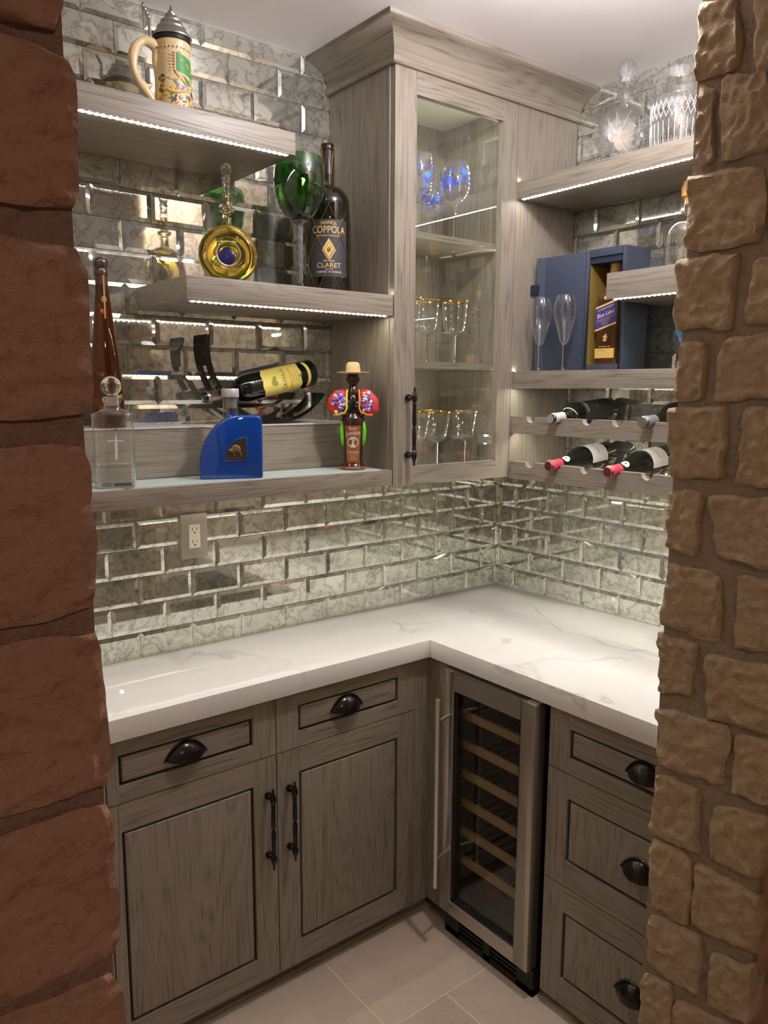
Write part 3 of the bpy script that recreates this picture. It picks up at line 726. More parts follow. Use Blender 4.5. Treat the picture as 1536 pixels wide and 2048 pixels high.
part('top_board', MB().box(-1.985, -0.7655, -0.154, -0.0065, 0.6322, 0.6355), simple('pale_ledge_glass', (0.66, 0.64, 0.60), 0.2), lg, 'pale glass top')
s4 = shelf('top oak floating shelf on the right wall, holding the crystal decanter', 'y', -1.233, -0.3115, -0.281, -0.0065, 1.3065, 1.358, (-1.22, -0.325, -0.272), group=gr_, m=DIODEW)
s5 = shelf('short oak floating shelf on the right wall, overlapping the whisky box', 'y', -1.233, -0.653, -0.281, -0.0065, 0.982, 1.052, (-1.22, -0.672, -0.270), group=gr_)
s6 = shelf('long oak floating shelf on the right wall, holding the flutes', 'y', -1.233, -0.3115, -0.281, -0.0065, 0.739, 0.789, (-1.22, -0.325, -0.270), group=gr_)
part('front_lip', MB().box(-0.281, -0.2765, -1.233, -0.3115, 0.7362, 0.739), WY, s6)
# notched wine racks
def rack(label, z0, z1, ys):
    t = thing('wine_rack', label, 'wine rack', (-0.15, -0.78, z0), group='oak bottle racks on the right wall')
    R = 0.0175
    def board(name, x0, x1, z0, z1, R, ys):
        poly = [(-0.3125, z0), (-0.3125, z1)]
        for y in ys:
            if y+R > -0.3125: continue
            for k in range(11): a = pi*k/10; poly.append((y+R*cos(a), z1-R*sin(a)))
        poly += [(-1.233, z1), (-1.233, z0)]
        # strip-wise solid: triangulation safe
        mb = MB(); n = len(poly); mb.add([(x0, u, v) for u, v in poly]+[(x1, u, v) for u, v in poly], [(i, i+n, (i+1) % n+n, (i+1) % n) for i in range(n)])
        for x, fl_ in ((x0, 0), (x1, 1)):
            top_ = poly[1:-1]
            vs = [(x, u, v) for u, v in top_]+[(x, u, z0) for u, v in top_]; L = len(top_)
            mb.add(vs, [(i, i+1, i+1+L, i+L) for i in range(L-1)])
        return part(name, mb, WY, t)
    f_ = board('front_rail', -0.282, -0.262, z0, z1, R, ys)
    board('back_rail', -0.07, -0.05, z0, z0+0.045, 0.034, [y for y in ys])
    led(f_, 'y', -1.22, -0.325, -0.2565, z0+0.006)
    return t
NY = [-0.395, -0.500, -0.608, -0.711, -0.814, -0.918, -1.022, -1.126]
rack('upper notched oak bottle rack on the right wall', 0.595, 0.648, NY)
rack('lower notched oak bottle rack on the right wall', 0.451, 0.507, NY)
# small added emitters at shelf ends, standing in for light spilling up the cabinet faces
def add_spill_glow(sh, x, y, z):
    me = bpy.data.meshes.new('spill_emitter'); k = 0.002; of = origin_of(sh)
    me.from_pydata([(x-k-of[0], y-k-of[1], z-of[2]), (x+k-of[0], y-k-of[1], z-of[2]), (x+k-of[0], y+k-of[1], z-of[2]), (x-k-of[0], y+k-of[1], z-of[2])], [], [(0, 1, 2, 3)])
    me.materials.append(DIODE); link('spill_emitter', me, sh)
add_spill_glow(s2, -0.7705, CD+0.008, 0.9875); add_spill_glow(s4, -0.275, -0.3165, 1.3585); add_spill_glow(s6, -0.275, -0.3165, 0.7895)

# ------------------------------------------------------------------ electrical outlet
t = thing('wall_outlet', 'double wall outlet with taupe metal plate and ivory socket on mirror tiles', 'outlet', (-1.238, -0.006, 0.3235))
part('plate', MB().box(-1.277, -1.199, -0.019, -0.006, 0.261, 0.386), TAUPE, t, bevel=0.0015)
so = part('socket', MB().box(-1.2545, -1.2215, -0.0205, -0.019, 0.290, 0.357), IVORY, t, bevel=0.0006)
sl = MB()
for zc in (0.341, 0.306):
    sl.box(-1.2455, -1.2440, -0.0212, -0.0204, zc-0.001, zc+0.0075); sl.box(-1.2325, -1.2312, -0.0212, -0.0204, zc, zc+0.0065)
    sl.T = Matrix.Translation((-1.238, -0.0204, zc-0.007)) @ Matrix.Rotation(pi/2, 4, 'X'); sl.lathe([(0.0, 0.0008), (0.0024, 0.0008), (0.0024, 0)], 12); sl.T = None
part('slots', sl, BLACK, so)
for z in (0.3735, 0.2735):
    mb = MB(); mb.T = Matrix.Translation((-1.238, -0.019, z)) @ Matrix.Rotation(pi/2, 4, 'X'); mb.lathe([(0.003, 0), (0.0028, 0.0012), (0.0, 0.0018)], 12)
    part('screw', mb, STEELR, t)

# ================================================================== bottles, glasses and ornaments
def arc(cx, cz, r, a0, a1, n=8):
    return [(cx+r*cos(radians(a0+(a1-a0)*i/n)), cz+r*sin(radians(a0+(a1-a0)*i/n))) for i in range(n+1)]
def bordeaux(r, H, neck=0.0145, body=0.62):
    zb = H*body
    return [(0.0, 0.004), (r*0.6, 0.003), (r*0.93, 0.0), (r, 0.004), (r, zb)]+[(r*cos(a)+neck*(1-cos(a)) if False else neck+(r-neck)*cos(a)**1.0, zb+(H*0.12)*sin(a)) for a in [pi/2*i/8 for i in range(1, 9)]]+[(neck, H*0.80), (neck*0.96, H-0.022), (neck*1.08, H-0.020), (neck*1.08, H-0.006), (neck*0.97, H-0.002), (0.0, H)]
def burgundy(r, H, neck=0.0148):
    zb = H*0.48; pts = [(0.0, 0.004), (r*0.93, 0.0), (r, 0.004), (r, zb)]
    for i in range(1, 11):
        t_ = i/10; s_ = 0.5+0.5*cos(pi*t_**0.85); pts.append((neck+(r-neck)*s_, zb+(H*0.33)*t_))
    return pts+[(neck*0.97, H-0.020), (neck*1.1, H-0.018), (neck*1.1, H-0.004), (neck*0.9, H), (0.0, H)]
def capsule(r, z0, z1, rf, e=0.0005):
    n = 6; return [(rf(z0+(z1-z0)*i/n)+e, z0+(z1-z0)*i/n) for i in range(n+1)]+[(0.0, z1+e)]

# ---- beer stein on the top left shelf
t = thing('beer_stein', 'ceramic beer stein with painted relief, cream handle and pointed pewter lid', 'stein', (-1.323, -0.172, 1.347))
bp = [(0.0, 0.002), (0.046, 0.0), (0.047, 0.006), (0.0445, 0.012), (0.0450, 0.020), (0.0435, 0.05), (0.0415, 0.10), (0.040, 0.15), (0.0405, 0.166), (0.0420, 0.170), (0.0420, 0.177), (0.039, 0.180), (0.039, 0.186)]
rf = prof_r(bp)
body = part('body', MB().lathe(bp, 48), CREAM, t, world=False)
part('rim_band', MB().lathe([(0.0405, 0.180), (0.0425, 0.181), (0.0425, 0.189), (0.040, 0.190)], 40), BLACK, t, world=False)
lp = [(0.0, 0.190), (0.0455, 0.190), (0.0465, 0.193), (0.043, 0.198), (0.036, 0.206), (0.033, 0.211), (0.0335, 0.214), (0.029, 0.218), (0.024, 0.226), (0.0245, 0.229), (0.017, 0.234), (0.013, 0.240), (0.0135, 0.243), (0.007, 0.246), (0.0075, 0.249), (0.004, 0.254), (0.0, 0.266)]
lid = part('lid', MB().lathe(lp, 36), PEWTER, t, 'stepped pewter lid with pointed finial', world=False)
hb = MB(); hx = [(-0.036, 0.160), (-0.050, 0.170), (-0.070, 0.170), (-0.087, 0.155), (-0.095, 0.132), (-0.095, 0.108), (-0.086, 0.085), (-0.070, 0.066), (-0.052, 0.046), (-0.042, 0.022)]
hp = []
for i in range(len(hx)-1):
    for k in range(4):
        t_ = k/4; p0 = hx[max(i-1, 0)]; p1 = hx[i]; p2 = hx[i+1]; p3 = hx[min(i+2, len(hx)-1)]
        f = lambda a, b, c, d: 0.5*((2*b)+(-a+c)*t_+(2*a-5*b+4*c-d)*t_*t_+(-a+3*b-3*c+d)*t_**3)
        hp.append((f(p0[0], p1[0], p2[0], p3[0]), 0, f(p0[1], p1[1], p2[1], p3[1])))
hp.append((hx[-1][0], 0, hx[-1][1]))
hb.tube(hp, [0.0115-0.0035*i/len(hp)+0.0015*sin(i*0.5) for i in range(len(hp))], 12)
hb.tube([(-0.036, 0, 0.160), (-0.040, 0, 0.135), (-0.039, 0, 0.10), (-0.040, 0, 0.07)], [0.012, 0.010, 0.006, 0.005], 10)
hb.tube([(-0.083, 0, 0.082), (-0.066, 0, 0.074), (-0.054, 0, 0.078), (-0.052, 0, 0.084)], [0.009, 0.006, 0.004, 0.003], 8)
part('handle', hb, CREAM, t, 'cream scrolled handle', world=False, angle=60)
tl = MB().tube([(-0.050, 0, 0.172), (-0.053, 0, 0.195), (-0.052, 0, 0.222)], [0.004, 0.0045, 0.003], 8)
tl.tube([(-0.052, 0, 0.196), (-0.036, 0, 0.196)], 0.003, 8)
for k in range(4): tl.ball((-0.054-0.004*k, 0, 0.226+0.007*k), 0.0048-0.0004*k, 0.003, 0.0055, 8, 6)
part('thumb_lift', tl, PEWTER, lid, world=False, angle=60)
rb = MB()
for k in range(30):
    a = 2*pi*k/30; rb.ball((0.0415*cos(a), 0.0415*sin(a), 0.161), 0.0028, n=6, m=4)
for k in range(26):
    a = 2*pi*k/26; rb.ball((0.0455*cos(a), 0.0455*sin(a), 0.014), 0.004, 0.004, 0.003, n=6, m=4)
o = part('relief_beads', rb, CREAM, body, world=False, angle=60); o['kind'] = 'stuff'
fn = lambda x, y: (lambda R: (R*cos(-pi/2+x/R), R*sin(-pi/2+x/R), y))(rf(y)+0.0009)
g1 = patch(fn, -0.008, 0.045, 0.108, 0.148, 14, 6, edge=lambda x, y: (x, y-0.008*(x/0.045)))
part('painted_panel', g1, C_GRN, body, 'green painted panel with orange figures', world=False)
pr_ = random.Random(5); fn2 = lambda x, y: (lambda R: (R*cos(-pi/2+x/R), R*sin(-pi/2+x/R), y))(rf(y)+0.0014)
mb = MB(); it = []
for (x, y) in ((0.004, 0.134), (0.018, 0.128), (0.022, 0.123), (0.034, 0.117)): it.append((x, y, 0.004, 0.0035, 0.3, 0))
for k in range(120):
    x = pr_.uniform(-0.055, 0.055); y = pr_.uniform(0.018, 0.100)
    y2 = min(y, 0.10); it.append((x, y2, pr_.uniform(0.003, 0.009), pr_.uniform(0.002, 0.005), pr_.uniform(-0.9, 0.9), pr_.choice([1, 2, 2, 2, 3, 4, 4, 5, 7, 7, 7])))
dabs(mb, fn2, it); part('painted_scenes', mb, [C_ORANGE, C_ORANGE, C_YEL, C_SKY, C_BRN, C_GRN, C_PUR, CREAM], body, world=False)
fn3 = lambda x, y: (lambda R: (R*cos(-pi/2+x/R), R*sin(-pi/2+x/R), y))(rf(y)+0.0018)
rl = MB(); f3 = lambda pts, r: rl.tube([fn3(*p) for p in pts], r, 5)
f3([(-0.045, 0.150), (0, 0.152), (0.05, 0.145)], 0.0014); f3([(-0.012, 0.104), (0.01, 0.100), (0.05, 0.086)], 0.002); f3([(-0.012, 0.150), (-0.013, 0.11), (-0.006, 0.10), (0.012, 0.085), (0.03, 0.05), (0.038, 0.02)], 0.0018)
f3([(-0.03, 0.066), (-0.01, 0.062), (0.012, 0.068)], 0.003)
for k in range(7): f3([(-0.028+0.002*k, 0.016), (-0.026+0.004*k, 0.036+0.003*(k % 3))], 0.0013)
for k in range(6): f3([(-0.022, 0.108+0.007*k), (-0.014, 0.112+0.006*k)], 0.0014)
part('relief_scrolls', rl, CREAM, body, world=False, angle=60)

# ---- round golden decanter on the middle shelf
t = thing('round_bottle', 'round clear ring bottle of golden tequila with a blue centre and ball stopper', 'bottle', (-1.206, -0.200, 0.987), radians(-24))
# disc about the local y axis with a dimple in the middle; two skins so the glass reads as a shell
R0 = 0.0725; dz = 0.0732
def disc(Ro, th, Ri, td, e=0.0):
    pts = [(0.0, -td), (Ri*0.75, -td), (Ri, -td-0.002), (Ri+0.003, -th*0.82), (Ri+0.012, -th), (Ro*0.72, -th*0.98), (Ro*0.88, -th*0.80), (Ro*0.97, -th*0.45), (Ro, 0)]
    return pts+[(r, -z) for r, z in reversed(pts[:-1])]
mb = MB(); mb.T = Matrix.Translation((0, 0, dz)) @ Matrix.Rotation(pi/2, 4, 'X')
mb.lathe(disc(R0, 0.026, 0.0275, 0.008), 56); part('body', mb, GOLDLIQ, t, 'golden liquor filled ring', world=False, angle=60)
mb = MB(); mb.T = Matrix.Translation((-0.004, 0, dz-0.006)) @ Matrix.Rotation(pi/2, 4, 'X')
mb.lathe([(0.0, 0.0180), (0.015, 0.0180), (0.0205, 0.0155), (0.0205, 0.0115), (0.0, 0.0115)], 28); part('centre_seal', mb, simple('navy_enamel', (0.012, 0.012, 0.07), 0.25), t, 'dark blue disc', world=False)
mb = MB(); mb.T = Matrix.Translation((0, 0, dz)) @ Matrix.Rotation(pi/2, 4, 'X'); mb.lathe([(0.0285, 0.0225), (0.0305, 0.0245), (0.0295, 0.0275), (0.0272, 0.0255)], 36, close=False); part('centre_ring', mb, STEELR, t, world=False)
np2 = [(0.0, 0.1430), (0.0135, 0.1430), (0.0110, 0.149), (0.0105, 0.172), (0.013, 0.1745), (0.0195, 0.1790), (0.0195, 0.1845), (0.013, 0.1885), (0.0105, 0.1910), (0.0103, 0.222), (0.0, 0.222)]
part('neck', MB().lathe(np2, 28), PALEGOLD, t, 'pale gold neck with a collar', world=False, angle=50)
part('neck_top', MB().lathe([(0.0103, 0.2222), (0.0106, 0.252), (0.0122, 0.254)], 24, close=False), STEM, t, world=False)
sp = [(0.0, 0.234), (0.0085, 0.236), (0.0088, 0.250), (0.0122, 0.2555), (0.0115, 0.259), (0.0090, 0.262), (0.0118, 0.268), (0.0130, 0.276), (0.0122, 0.284), (0.008, 0.289), (0.0, 0.2905)]
part('stopper', MB().lathe(sp, 24), GLASS, t, world=False, angle=60)

# ---- green goblet
t = thing('green_goblet', 'oversized green glass goblet with twisted dark stem next to the netted bottle', 'goblet', (-1.0075, -0.22, 0.987))
gp = [(0.040, 0.0), (0.040, 0.002), (0.018, 0.006), (0.009, 0.012), (0.0085, 0.02)]
part('foot', MB().lathe(gp, 32), GLASS, t, world=False)
tw = lambda a, z: 1+0.16*cos(4*a+z*260)
sm = MB().lathe([(0.0075+0.0015*(k/24), 0.018+k*0.0062) for k in range(25)]+[(0.016, 0.172), (0.024, 0.178)], 28, mod=tw)
part('stem', sm, simple('smoky_stem_glass', (0.22, 0.23, 0.23), 0.06, trans=0.5, coat=0.4), t, 'twisted smoky stem', world=False, angle=70)
gb = [(0.0, 0.176), (0.020, 0.179), (0.036, 0.190), (0.050, 0.208), (0.0605, 0.232), (0.0655, 0.258), (0.0665, 0.275), (0.0650, 0.300), (0.0610, 0.326), (0.0595, 0.334)]
part('bowl', MB().lathe(gb, 48, close=False), GREENG, t, 'green bowl', world=False, angle=70)
part('base_glass', MB().lathe([(0.0, 0.1765), (0.018, 0.180), (0.033, 0.190), (0.045, 0.203), (0.0, 0.209)], 32), simple('black_green_glass', (0.005, 0.02, 0.008), 0.04, coat=0.5), t, world=False)
gr2 = random.Random(4); k = 0
GC = (-1.0075, -0.22, 0.987)
for zz, rr, nn in ((0.225, 0.028, 5), (0.252, 0.038, 7), (0.278, 0.040, 7), (0.303, 0.036, 6)):
    for i in range(nn):
        a = 2*pi*i/nn+zz*40; r = 0.0125
        tt = MB().ball((0, 0, 0), r*gr2.uniform(0.85, 1.1), r, r*gr2.uniform(0.8, 1.0), 10, 7)
        o = link('glass_gem', tt.mesh('glass_gem', [GREENGEM, GREENGEM, simple('gold_gem', (0.35, 0.28, 0.04), 0.15, trans=0.3)][0 if (i+k) % 3 else 2], angle=20)); k += 1
        o.location = (GC[0]+rr*cos(a), GC[1]+rr*sin(a), GC[2]+zz); o.rotation_euler = (gr2.uniform(0, 3), gr2.uniform(0, 3), 0)
        gd = (i+k-1) % 3 == 0; o['label'] = 'dark gold glass gem heaped inside the green goblet' if gd else 'green faceted glass gem heaped inside the green goblet'; o['category'] = 'glass gem'; o['group'] = 'gold gems in the green goblet' if gd else 'green gems in the green goblet'
t = thing('bottle_stopper', 'orange tipped cork stopper sticking out of the green goblet', 'stopper', (-0.990, -0.222, 0.987+0.312), (0.15, -0.1, 0))
part('stem', MB().lathe([(0.0, -0.01), (0.009, -0.008), (0.0095, 0.018), (0.007, 0.021)], 16), C_LIME, t, world=False)
part('tip', MB().lathe([(0.0, 0.020), (0.008, 0.020), (0.0085, 0.026), (0.005, 0.034), (0.003, 0.039), (0.0, 0.040)], 16), simple('orange_cap', (0.75, 0.36, 0.10), 0.6), t, world=False)

# ---- large netted wine bottle
t = thing('wine_bottle', 'large black wine bottle in gold wire netting beside the cabinet side', 'wine bottle', (-0.875, -0.156, 0.987), radians(-32))
mp = bordeaux(0.0605, 0.407, 0.0175, 0.60); mrf = prof_r(mp)
part('glass', MB().lathe(mp, 48), DARKG, t, world=False, angle=50)
part('capsule', MB().lathe(capsule(0, 0.325, 0.407, mrf), 28), simple('black_foil', (0.015, 0.014, 0.014), 0.4), t, 'black foil capsule', world=False)
fn = wrap(0.0605, 0.13, off=0.0005)
lb = part('label', patch(fn, -0.056, 0.056, -0.082, 0.068, 18, 4), BLACKLAB, t, 'charcoal paper label with gold print', world=False)
W_ = lambda zc, off=0.0011: wrap(0.0605, zc, off=off)
lettering('FRANCIS', 0.0125, lambda x, y: W_(0.189)(x, y-7*x*x), GOLDP, lb, 0.9)
lettering('COPPOLA', 0.0265, W_(0.170), GOLDP, lb, 0.80)
lettering('DIAMOND COLLECTION', 0.0062, W_(0.155), GOLDP, lb)
lettering('CLARET', 0.0185, W_(0.077), GOLDP, lb, 1.05)
lettering('RED BLEND', 0.0058, W_(0.089), WHITEP, lb); lettering('VINTAGE', 0.0048, W_(0.067), WHITEP, lb); lettering('CABERNET SAUVIGNON', 0.0066, W_(0.060), WHITEP, lb)
dm_ = MB(); f = W_(0.118)
def ring2(s_, m_): 
    q = [(0, 0.030*s_), (0.008*s_, 0.018*s_), (0.019*s_, 0), (0.008*s_, -0.018*s_), (0, -0.030*s_), (-0.008*s_, -0.018*s_), (-0.019*s_, 0), (-0.008*s_, 0.018*s_)]
    f_ = W_(0.118, 0.0009+0.0003*(3-m_*1.0)); dm_.m = 0 if m_ == 1 else 1
    dm_.add([f_(0, 0)]+[f_(*p) for p in q], [(0, i+1, (i+1) % 8+1) for i in range(8)])
ring2(1.0, 1); dm_.m = 0
part('diamond_emblem', dm_, [GOLDP, BLACKLAB], lb, 'gold diamond emblem', world=False)
em = MB()
for k in range(16):
    a = 2*pi*k/16; s_ = 0.72; em.ball(W_(0.118, 0.0016)(0.0175*s_*cos(a)*(1-0.25*abs(sin(2*a))), 0.026*s_*sin(a)*(1-0.25*abs(sin(2*a)))), 0.0012, n=6, m=4)
em.add([W_(0.118, 0.0016)(x, y) for x, y in ((-0.005, -0.004), (0.001, -0.007), (0.006, 0.001), (0.001, 0.008), (-0.004, 0.004))], [(0, 1, 2, 3, 4)])
part('emblem_detail', em, simple('emblem_brown', (0.12, 0.06, 0.02), 0.5), lb, world=False)
net = MB(); NS = 6
def npt(a, z): R = mrf(z)+0.0022; return (R*cos(a), R*sin(a), z)
for s_ in range(NS):
    for sg in (1, -1):
        pts = []; a = 2*pi*s_/NS
        for i in range(61):
            z = 0.006+i*0.395/60; ph = (z/0.082) % 2; tri = ph if ph < 1 else 2-ph; tri = min(max((tri-0.12)/0.76, 0), 1)
            pts.append(npt(a+sg*tri*pi/NS, z))
        net.tube(pts, 0.0006, 4, cap=False)
part('wire_net', net, GOLD, t, 'thin gold wire netting', world=False)

# ---- tall amber bottle on the ledge
t = thing('tall_amber_bottle', 'tall slender amber tequila bottle with dark knob top at far left', 'bottle', (-1.486, -0.088, 0.6357), radians(-20))
ap = [(0.0, 0.003), (0.039, 0.0), (0.041, 0.005), (0.0405, 0.05), (0.037, 0.12), (0.0285, 0.20), (0.0205, 0.28), (0.0145, 0.34), (0.0135, 0.362), (0.0145, 0.364)]
arf = prof_r(ap)
part('glass', MB().lathe(ap, 36), AMBER, t, world=False, angle=50)
part('capsule', MB().lathe([(0.0148, 0.325), (0.0142, 0.362), (0.0165, 0.364), (0.0170, 0.372), (0.0150, 0.376)], 28, close=False), simple('dark_neck_band', (0.07, 0.03, 0.015), 0.3), t, world=False)
part('knob', MB().lathe([(0.012, 0.366), (0.017, 0.368), (0.0165, 0.374), (0.0140, 0.378), (0.0175, 0.384), (0.0185, 0.392), (0.0165, 0.400), (0.009, 0.405), (0.0, 0.406)], 28), simple('dark_smoked_knob', (0.05, 0.035, 0.035), 0.15, coat=0.5), t, 'dark round knob stopper', world=False, angle=60)
part('neck_strip', patch(lambda x, y: (lambda R: (R*cos(-pi/2+x/R), R*sin(-pi/2+x/R), y))(arf(min(y, 0.36))+0.0014), 0.003, 0.007, 0.26, 0.362, 2, 10), simple('sepia_strip', (0.30, 0.17, 0.07), 0.5), t, world=False)
mb = MB(); fn = lambda x, y: (lambda R: (R*cos(-pi/2+x/R), R*sin(-pi/2+x/R), 0.305+y))(arf(0.305)+0.003)
dabs(mb, fn, [(0.004, 0, 0.0062, 0.0072, 0, 0), (0.004, 0, 0.0046, 0.0055, 0, 1), (0.004, 0, 0.002, 0.0035, 0, 0)]); 
for i, v in enumerate(mb.v): mb.v[i] = (v[0], v[1]-0.0003*(i//11), v[2])
part('medallion', mb, [GOLDP, BLACK], t, 'small gold medallion', world=False)
lettering('1942', 0.014, wrap(arf, 0.075, -pi/2+0.75), GOLDP, t)

# ---- clear bottle with a ball stopper
t = thing('clear_bottle', 'clear glass tequila bottle with a round ball stopper on the bottom left shelf', 'bottle', (-1.536, -0.262, 0.508), radians(-18))
ov = lambda a, z: 1/max(abs(cos(a))**4+abs(sin(a)*1.22)**4, 1e-6)**0.25
cp = [(0.043, 0.0), (0.0445, 0.003), (0.0445, 0.150), (0.0455, 0.162), (0.044, 0.167), (0.030, 0.173), (0.019, 0.178), (0.0165, 0.183), (0.0162, 0.196)]
part('glass', MB().lathe(cp, 40, mod=ov, close=False), STEM, t, world=False, angle=50)
part('base', MB().lathe([(0.0, 0.0005), (0.042, 0.0005), (0.0438, 0.004), (0.0438, 0.012), (0.0, 0.014)], 40, mod=ov), GLASS, t, 'thick glass base', world=False)
part('liquor', MB().lathe([(0.0, 0.0145), (0.0425, 0.0145), (0.0425, 0.052), (0.0, 0.052)], 40, mod=ov), LIQ, t, 'clear liquor', world=False)
part('neck_ring', MB().lathe([(0.0165, 0.186), (0.022, 0.1975), (0.0225, 0.201), (0.0175, 0.204), (0.0165, 0.190)], 32, close=False), GLASS, t, world=False)
part('inner_cork', MB().lathe([(0.0, 0.184), (0.0145, 0.184), (0.015, 0.2035), (0.0, 0.2035)], 24), simple('pale_stopper_core', (0.62, 0.48, 0.42), 0.4), t, world=False)
part('ball_stopper', MB().ball((0, 0, 0.2275), 0.0225, n=28, m=18), GLASS, t, 'solid glass ball', world=False, angle=90)
bk = lambda x, y, zc: (-x, 0.0373, zc+y)
lettering('VATI', 0.022, lambda x, y: bk(x, y, 0.150), simple('grey_print', (0.06, 0.06, 0.06), 0.5), t, 1.1)
lettering('TEQUILA', 0.0145, lambda x, y: bk(x, y, 0.134), simple('grey_print_small', (0.07, 0.07, 0.07), 0.5), t, 1.1)
cr_ = MB(); cr_.add([(0.001, -0.0385, 0.066), (0.006, -0.0385, 0.066), (0.0075, -0.0385, 0.100), (0.0045, -0.0385, 0.128), (0.0015, -0.0385, 0.100)], [(0, 1, 2, 3, 4)]); cr_.box(-0.014, 0.020, -0.0386, -0.0384, 0.106, 0.1085)
part('etched_cross', cr_, simple('frosted_etch', (0.72, 0.70, 0.66), 0.6), t, 'frosted etched cross shape', world=False)
bc = MB(); brn = random.Random(2); x = -0.030
while x < -0.010:
    w_ = brn.uniform(0.0005, 0.0014); bc.box(x, x+w_, -0.0384, -0.0382, 0.005, 0.014); x += w_+brn.uniform(0.0005, 0.0012)
bc.box(-0.004, 0.034, -0.0384, -0.0382, 0.006, 0.013)
part('barcode', bc, simple('barcode_grey', (0.10, 0.10, 0.10), 0.5), t, world=False)

# ---- blue quarter-circle bottle
t = thing('blue_bottle', 'cobalt blue quarter-round tequila bottle with silver cap in front of the ledge', 'bottle', (-1.238, -0.250, 0.508), radians(-22.8))
def quarter(s_=0.0, x0=-0.078, x1=0.078, H=0.158):
    p = [(x0+s_+0.006, s_), (x1-s_-0.006, s_)]+arc(x1-s_-0.006, s_+0.006, 0.006, -90, 0, 4)[1:]
    p += arc(x1-s_-0.014, H-s_-0.014, 0.014, 0, 90, 6)
    cx, cz = x1-0.052, s_+0.03; rx, rz = (x1-0.052)-(x0+s_), H-s_-0.03-s_
    p += [(cx+rx*cos(radians(a)), cz+rz*sin(radians(a))) for a in range(90, 181, 6)]
    p += arc(x0+s_+0.006, s_+0.006, 0.006, 180, 270, 4)
    out = []
    for q in p:
        if not out or (Vector(q)-Vector(out[-1])).length > 1e-5: out.append(q)
    if (Vector(out[0])-Vector(out[-1])).length < 1e-5: out.pop()
    return out
loops = [(0.006, -0.024), (0.002, -0.0225), (0.0, -0.018), (0.0, 0.018), (0.002, 0.0225), (0.006, 0.024)]
qs = [quarter(s_) for s_, _ in loops]; nq = len(qs[0]); mb = MB(); vs = []
for q, (s_, y) in zip(qs, loops): vs += [(a, y, b_) for a, b_ in q]
fs = [(j*nq+i, j*nq+(i+1) % nq, (j+1)*nq+(i+1) % nq, (j+1)*nq+i) for j in range(5) for i in range(nq)]+[tuple(range(nq)), tuple(5*nq+i for i in range(nq-1, -1, -1))]
bb = part('body', mb.add(vs, fs), BLUEG, t, 'cobalt blue body', world=False, angle=50)
def win(s_): return [(-0.019+s_, 0.047+s_), (0.036-s_, 0.047+s_), (0.036-s_, 0.101-s_)]+[(0.036-s_-(0.050-2*s_)*sin(radians(a))-0.000, 0.053+s_+(0.048-2*s_)*cos(radians(a))) for a in range(10, 91, 8)]
rm = MB().tube([(a, -0.0245, b_) for a, b_ in win(-0.002)+[win(-0.002)[0]]], 0.0018, 6)
part('window_rim', rm, BLUEG, bb, world=False, angle=80)
wn_ = part('badge', MB().prism(win(0.0), -0.0248, -0.0236, 'y'), EMBLEM, bb, 'dark metal badge with a ram relief', world=False)
ram = MB(); ram.ball((0.010, -0.025, 0.077), 0.0105, 0.002, 0.0085, 12, 8); ram.ball((-0.001, -0.025, 0.071), 0.0055, 0.002, 0.0045, 10, 6); ram.ball((0.017, -0.025, 0.074), 0.0065, 0.002, 0.008, 10, 6)
ram.tube([(0.004, -0.0255, 0.070), (0.007, -0.0255, 0.058)], 0.0015, 6); ram.tube([(0.019, -0.0255, 0.070), (0.025, -0.0255, 0.058)], 0.0018, 6); ram.tube([(-0.003, -0.0262, 0.075), (-0.007, -0.0262, 0.074), (-0.007, -0.0262, 0.070)], 0.0012, 6)
part('ram_relief', ram, simple('relief_bronze', (0.22, 0.16, 0.12), 0.4, 0.6), wn_, world=False, angle=80)
part('neck', MB().lathe([(0.021, 0.150), (0.0185, 0.160), (0.018, 0.196), (0.0205, 0.1965), (0.0205, 0.202)], 28, c=(0.002, 0, 0), close=False), STEM, t, 'clear glass neck', world=False)
part('neck_liquor', MB().lathe([(0.0, 0.150), (0.0165, 0.154), (0.0165, 0.166), (0.0, 0.166)], 24, c=(0.002, 0, 0)), BLUEG, t, world=False)
part('cork', MB().lathe([(0.0, 0.176), (0.0150, 0.176), (0.0155, 0.201), (0.0, 0.201)], 24, c=(0.002, 0, 0)), simple('grey_stopper', (0.22, 0.21, 0.19), 0.5), t, world=False)
part('cap', MB().lathe([(0.0, 0.2025), (0.0215, 0.2025), (0.0218, 0.204), (0.0218, 0.222), (0.0208, 0.2235), (0.0, 0.2235)], 32, c=(0.002, 0, 0)), SILVERC, t, 'silver cap', world=False)

# ---- tilted wine bottle on an arc holder
t = thing('bottle_holder', 'black lacquered arc shaped bottle holder standing on the ledge', 'bottle holder', (-1.030, -0.085, 0.6357))
ac = (0.0, 0.2065); Rr = 0.2055; mb = MB(); vs = []; n = 40
y0, y1 = -0.040, 0.040
for i in range(n+1):
    a = radians(172+(322-172)*i/n); 
    for r_ in (Rr, Rr-0.009):
        for y in (y0, y1): vs.append((ac[0]+r_*cos(a), y, ac[1]+r_*sin(a)))
fs = []
hy = 0.019
def band(mb, i0, i1, ya, yb):
    vs = []
    for i in range(i0, i1+1):
        a = radians(172+(322-172)*i/n)
        for r_ in (Rr, Rr-0.009):
            for y in (ya, yb): vs.append((ac[0]+r_*cos(a), y, ac[1]+r_*sin(a)))
    fs = []; L = i1-i0
    for i in range(L):
        b_ = i*4; c = b_+4
        fs += [(b_, b_+1, c+1, c), (b_+3, b_+2, c+2, c+3), (b_+2, b_, c, c+2), (b_+1, b_+3, c+3, c+1)]
    fs += [(0, 2, 3, 1), (L*4, L*4+1, L*4+3, L*4+2)]
    mb.add(vs, fs)
mb = MB(); vs = []; fs = []
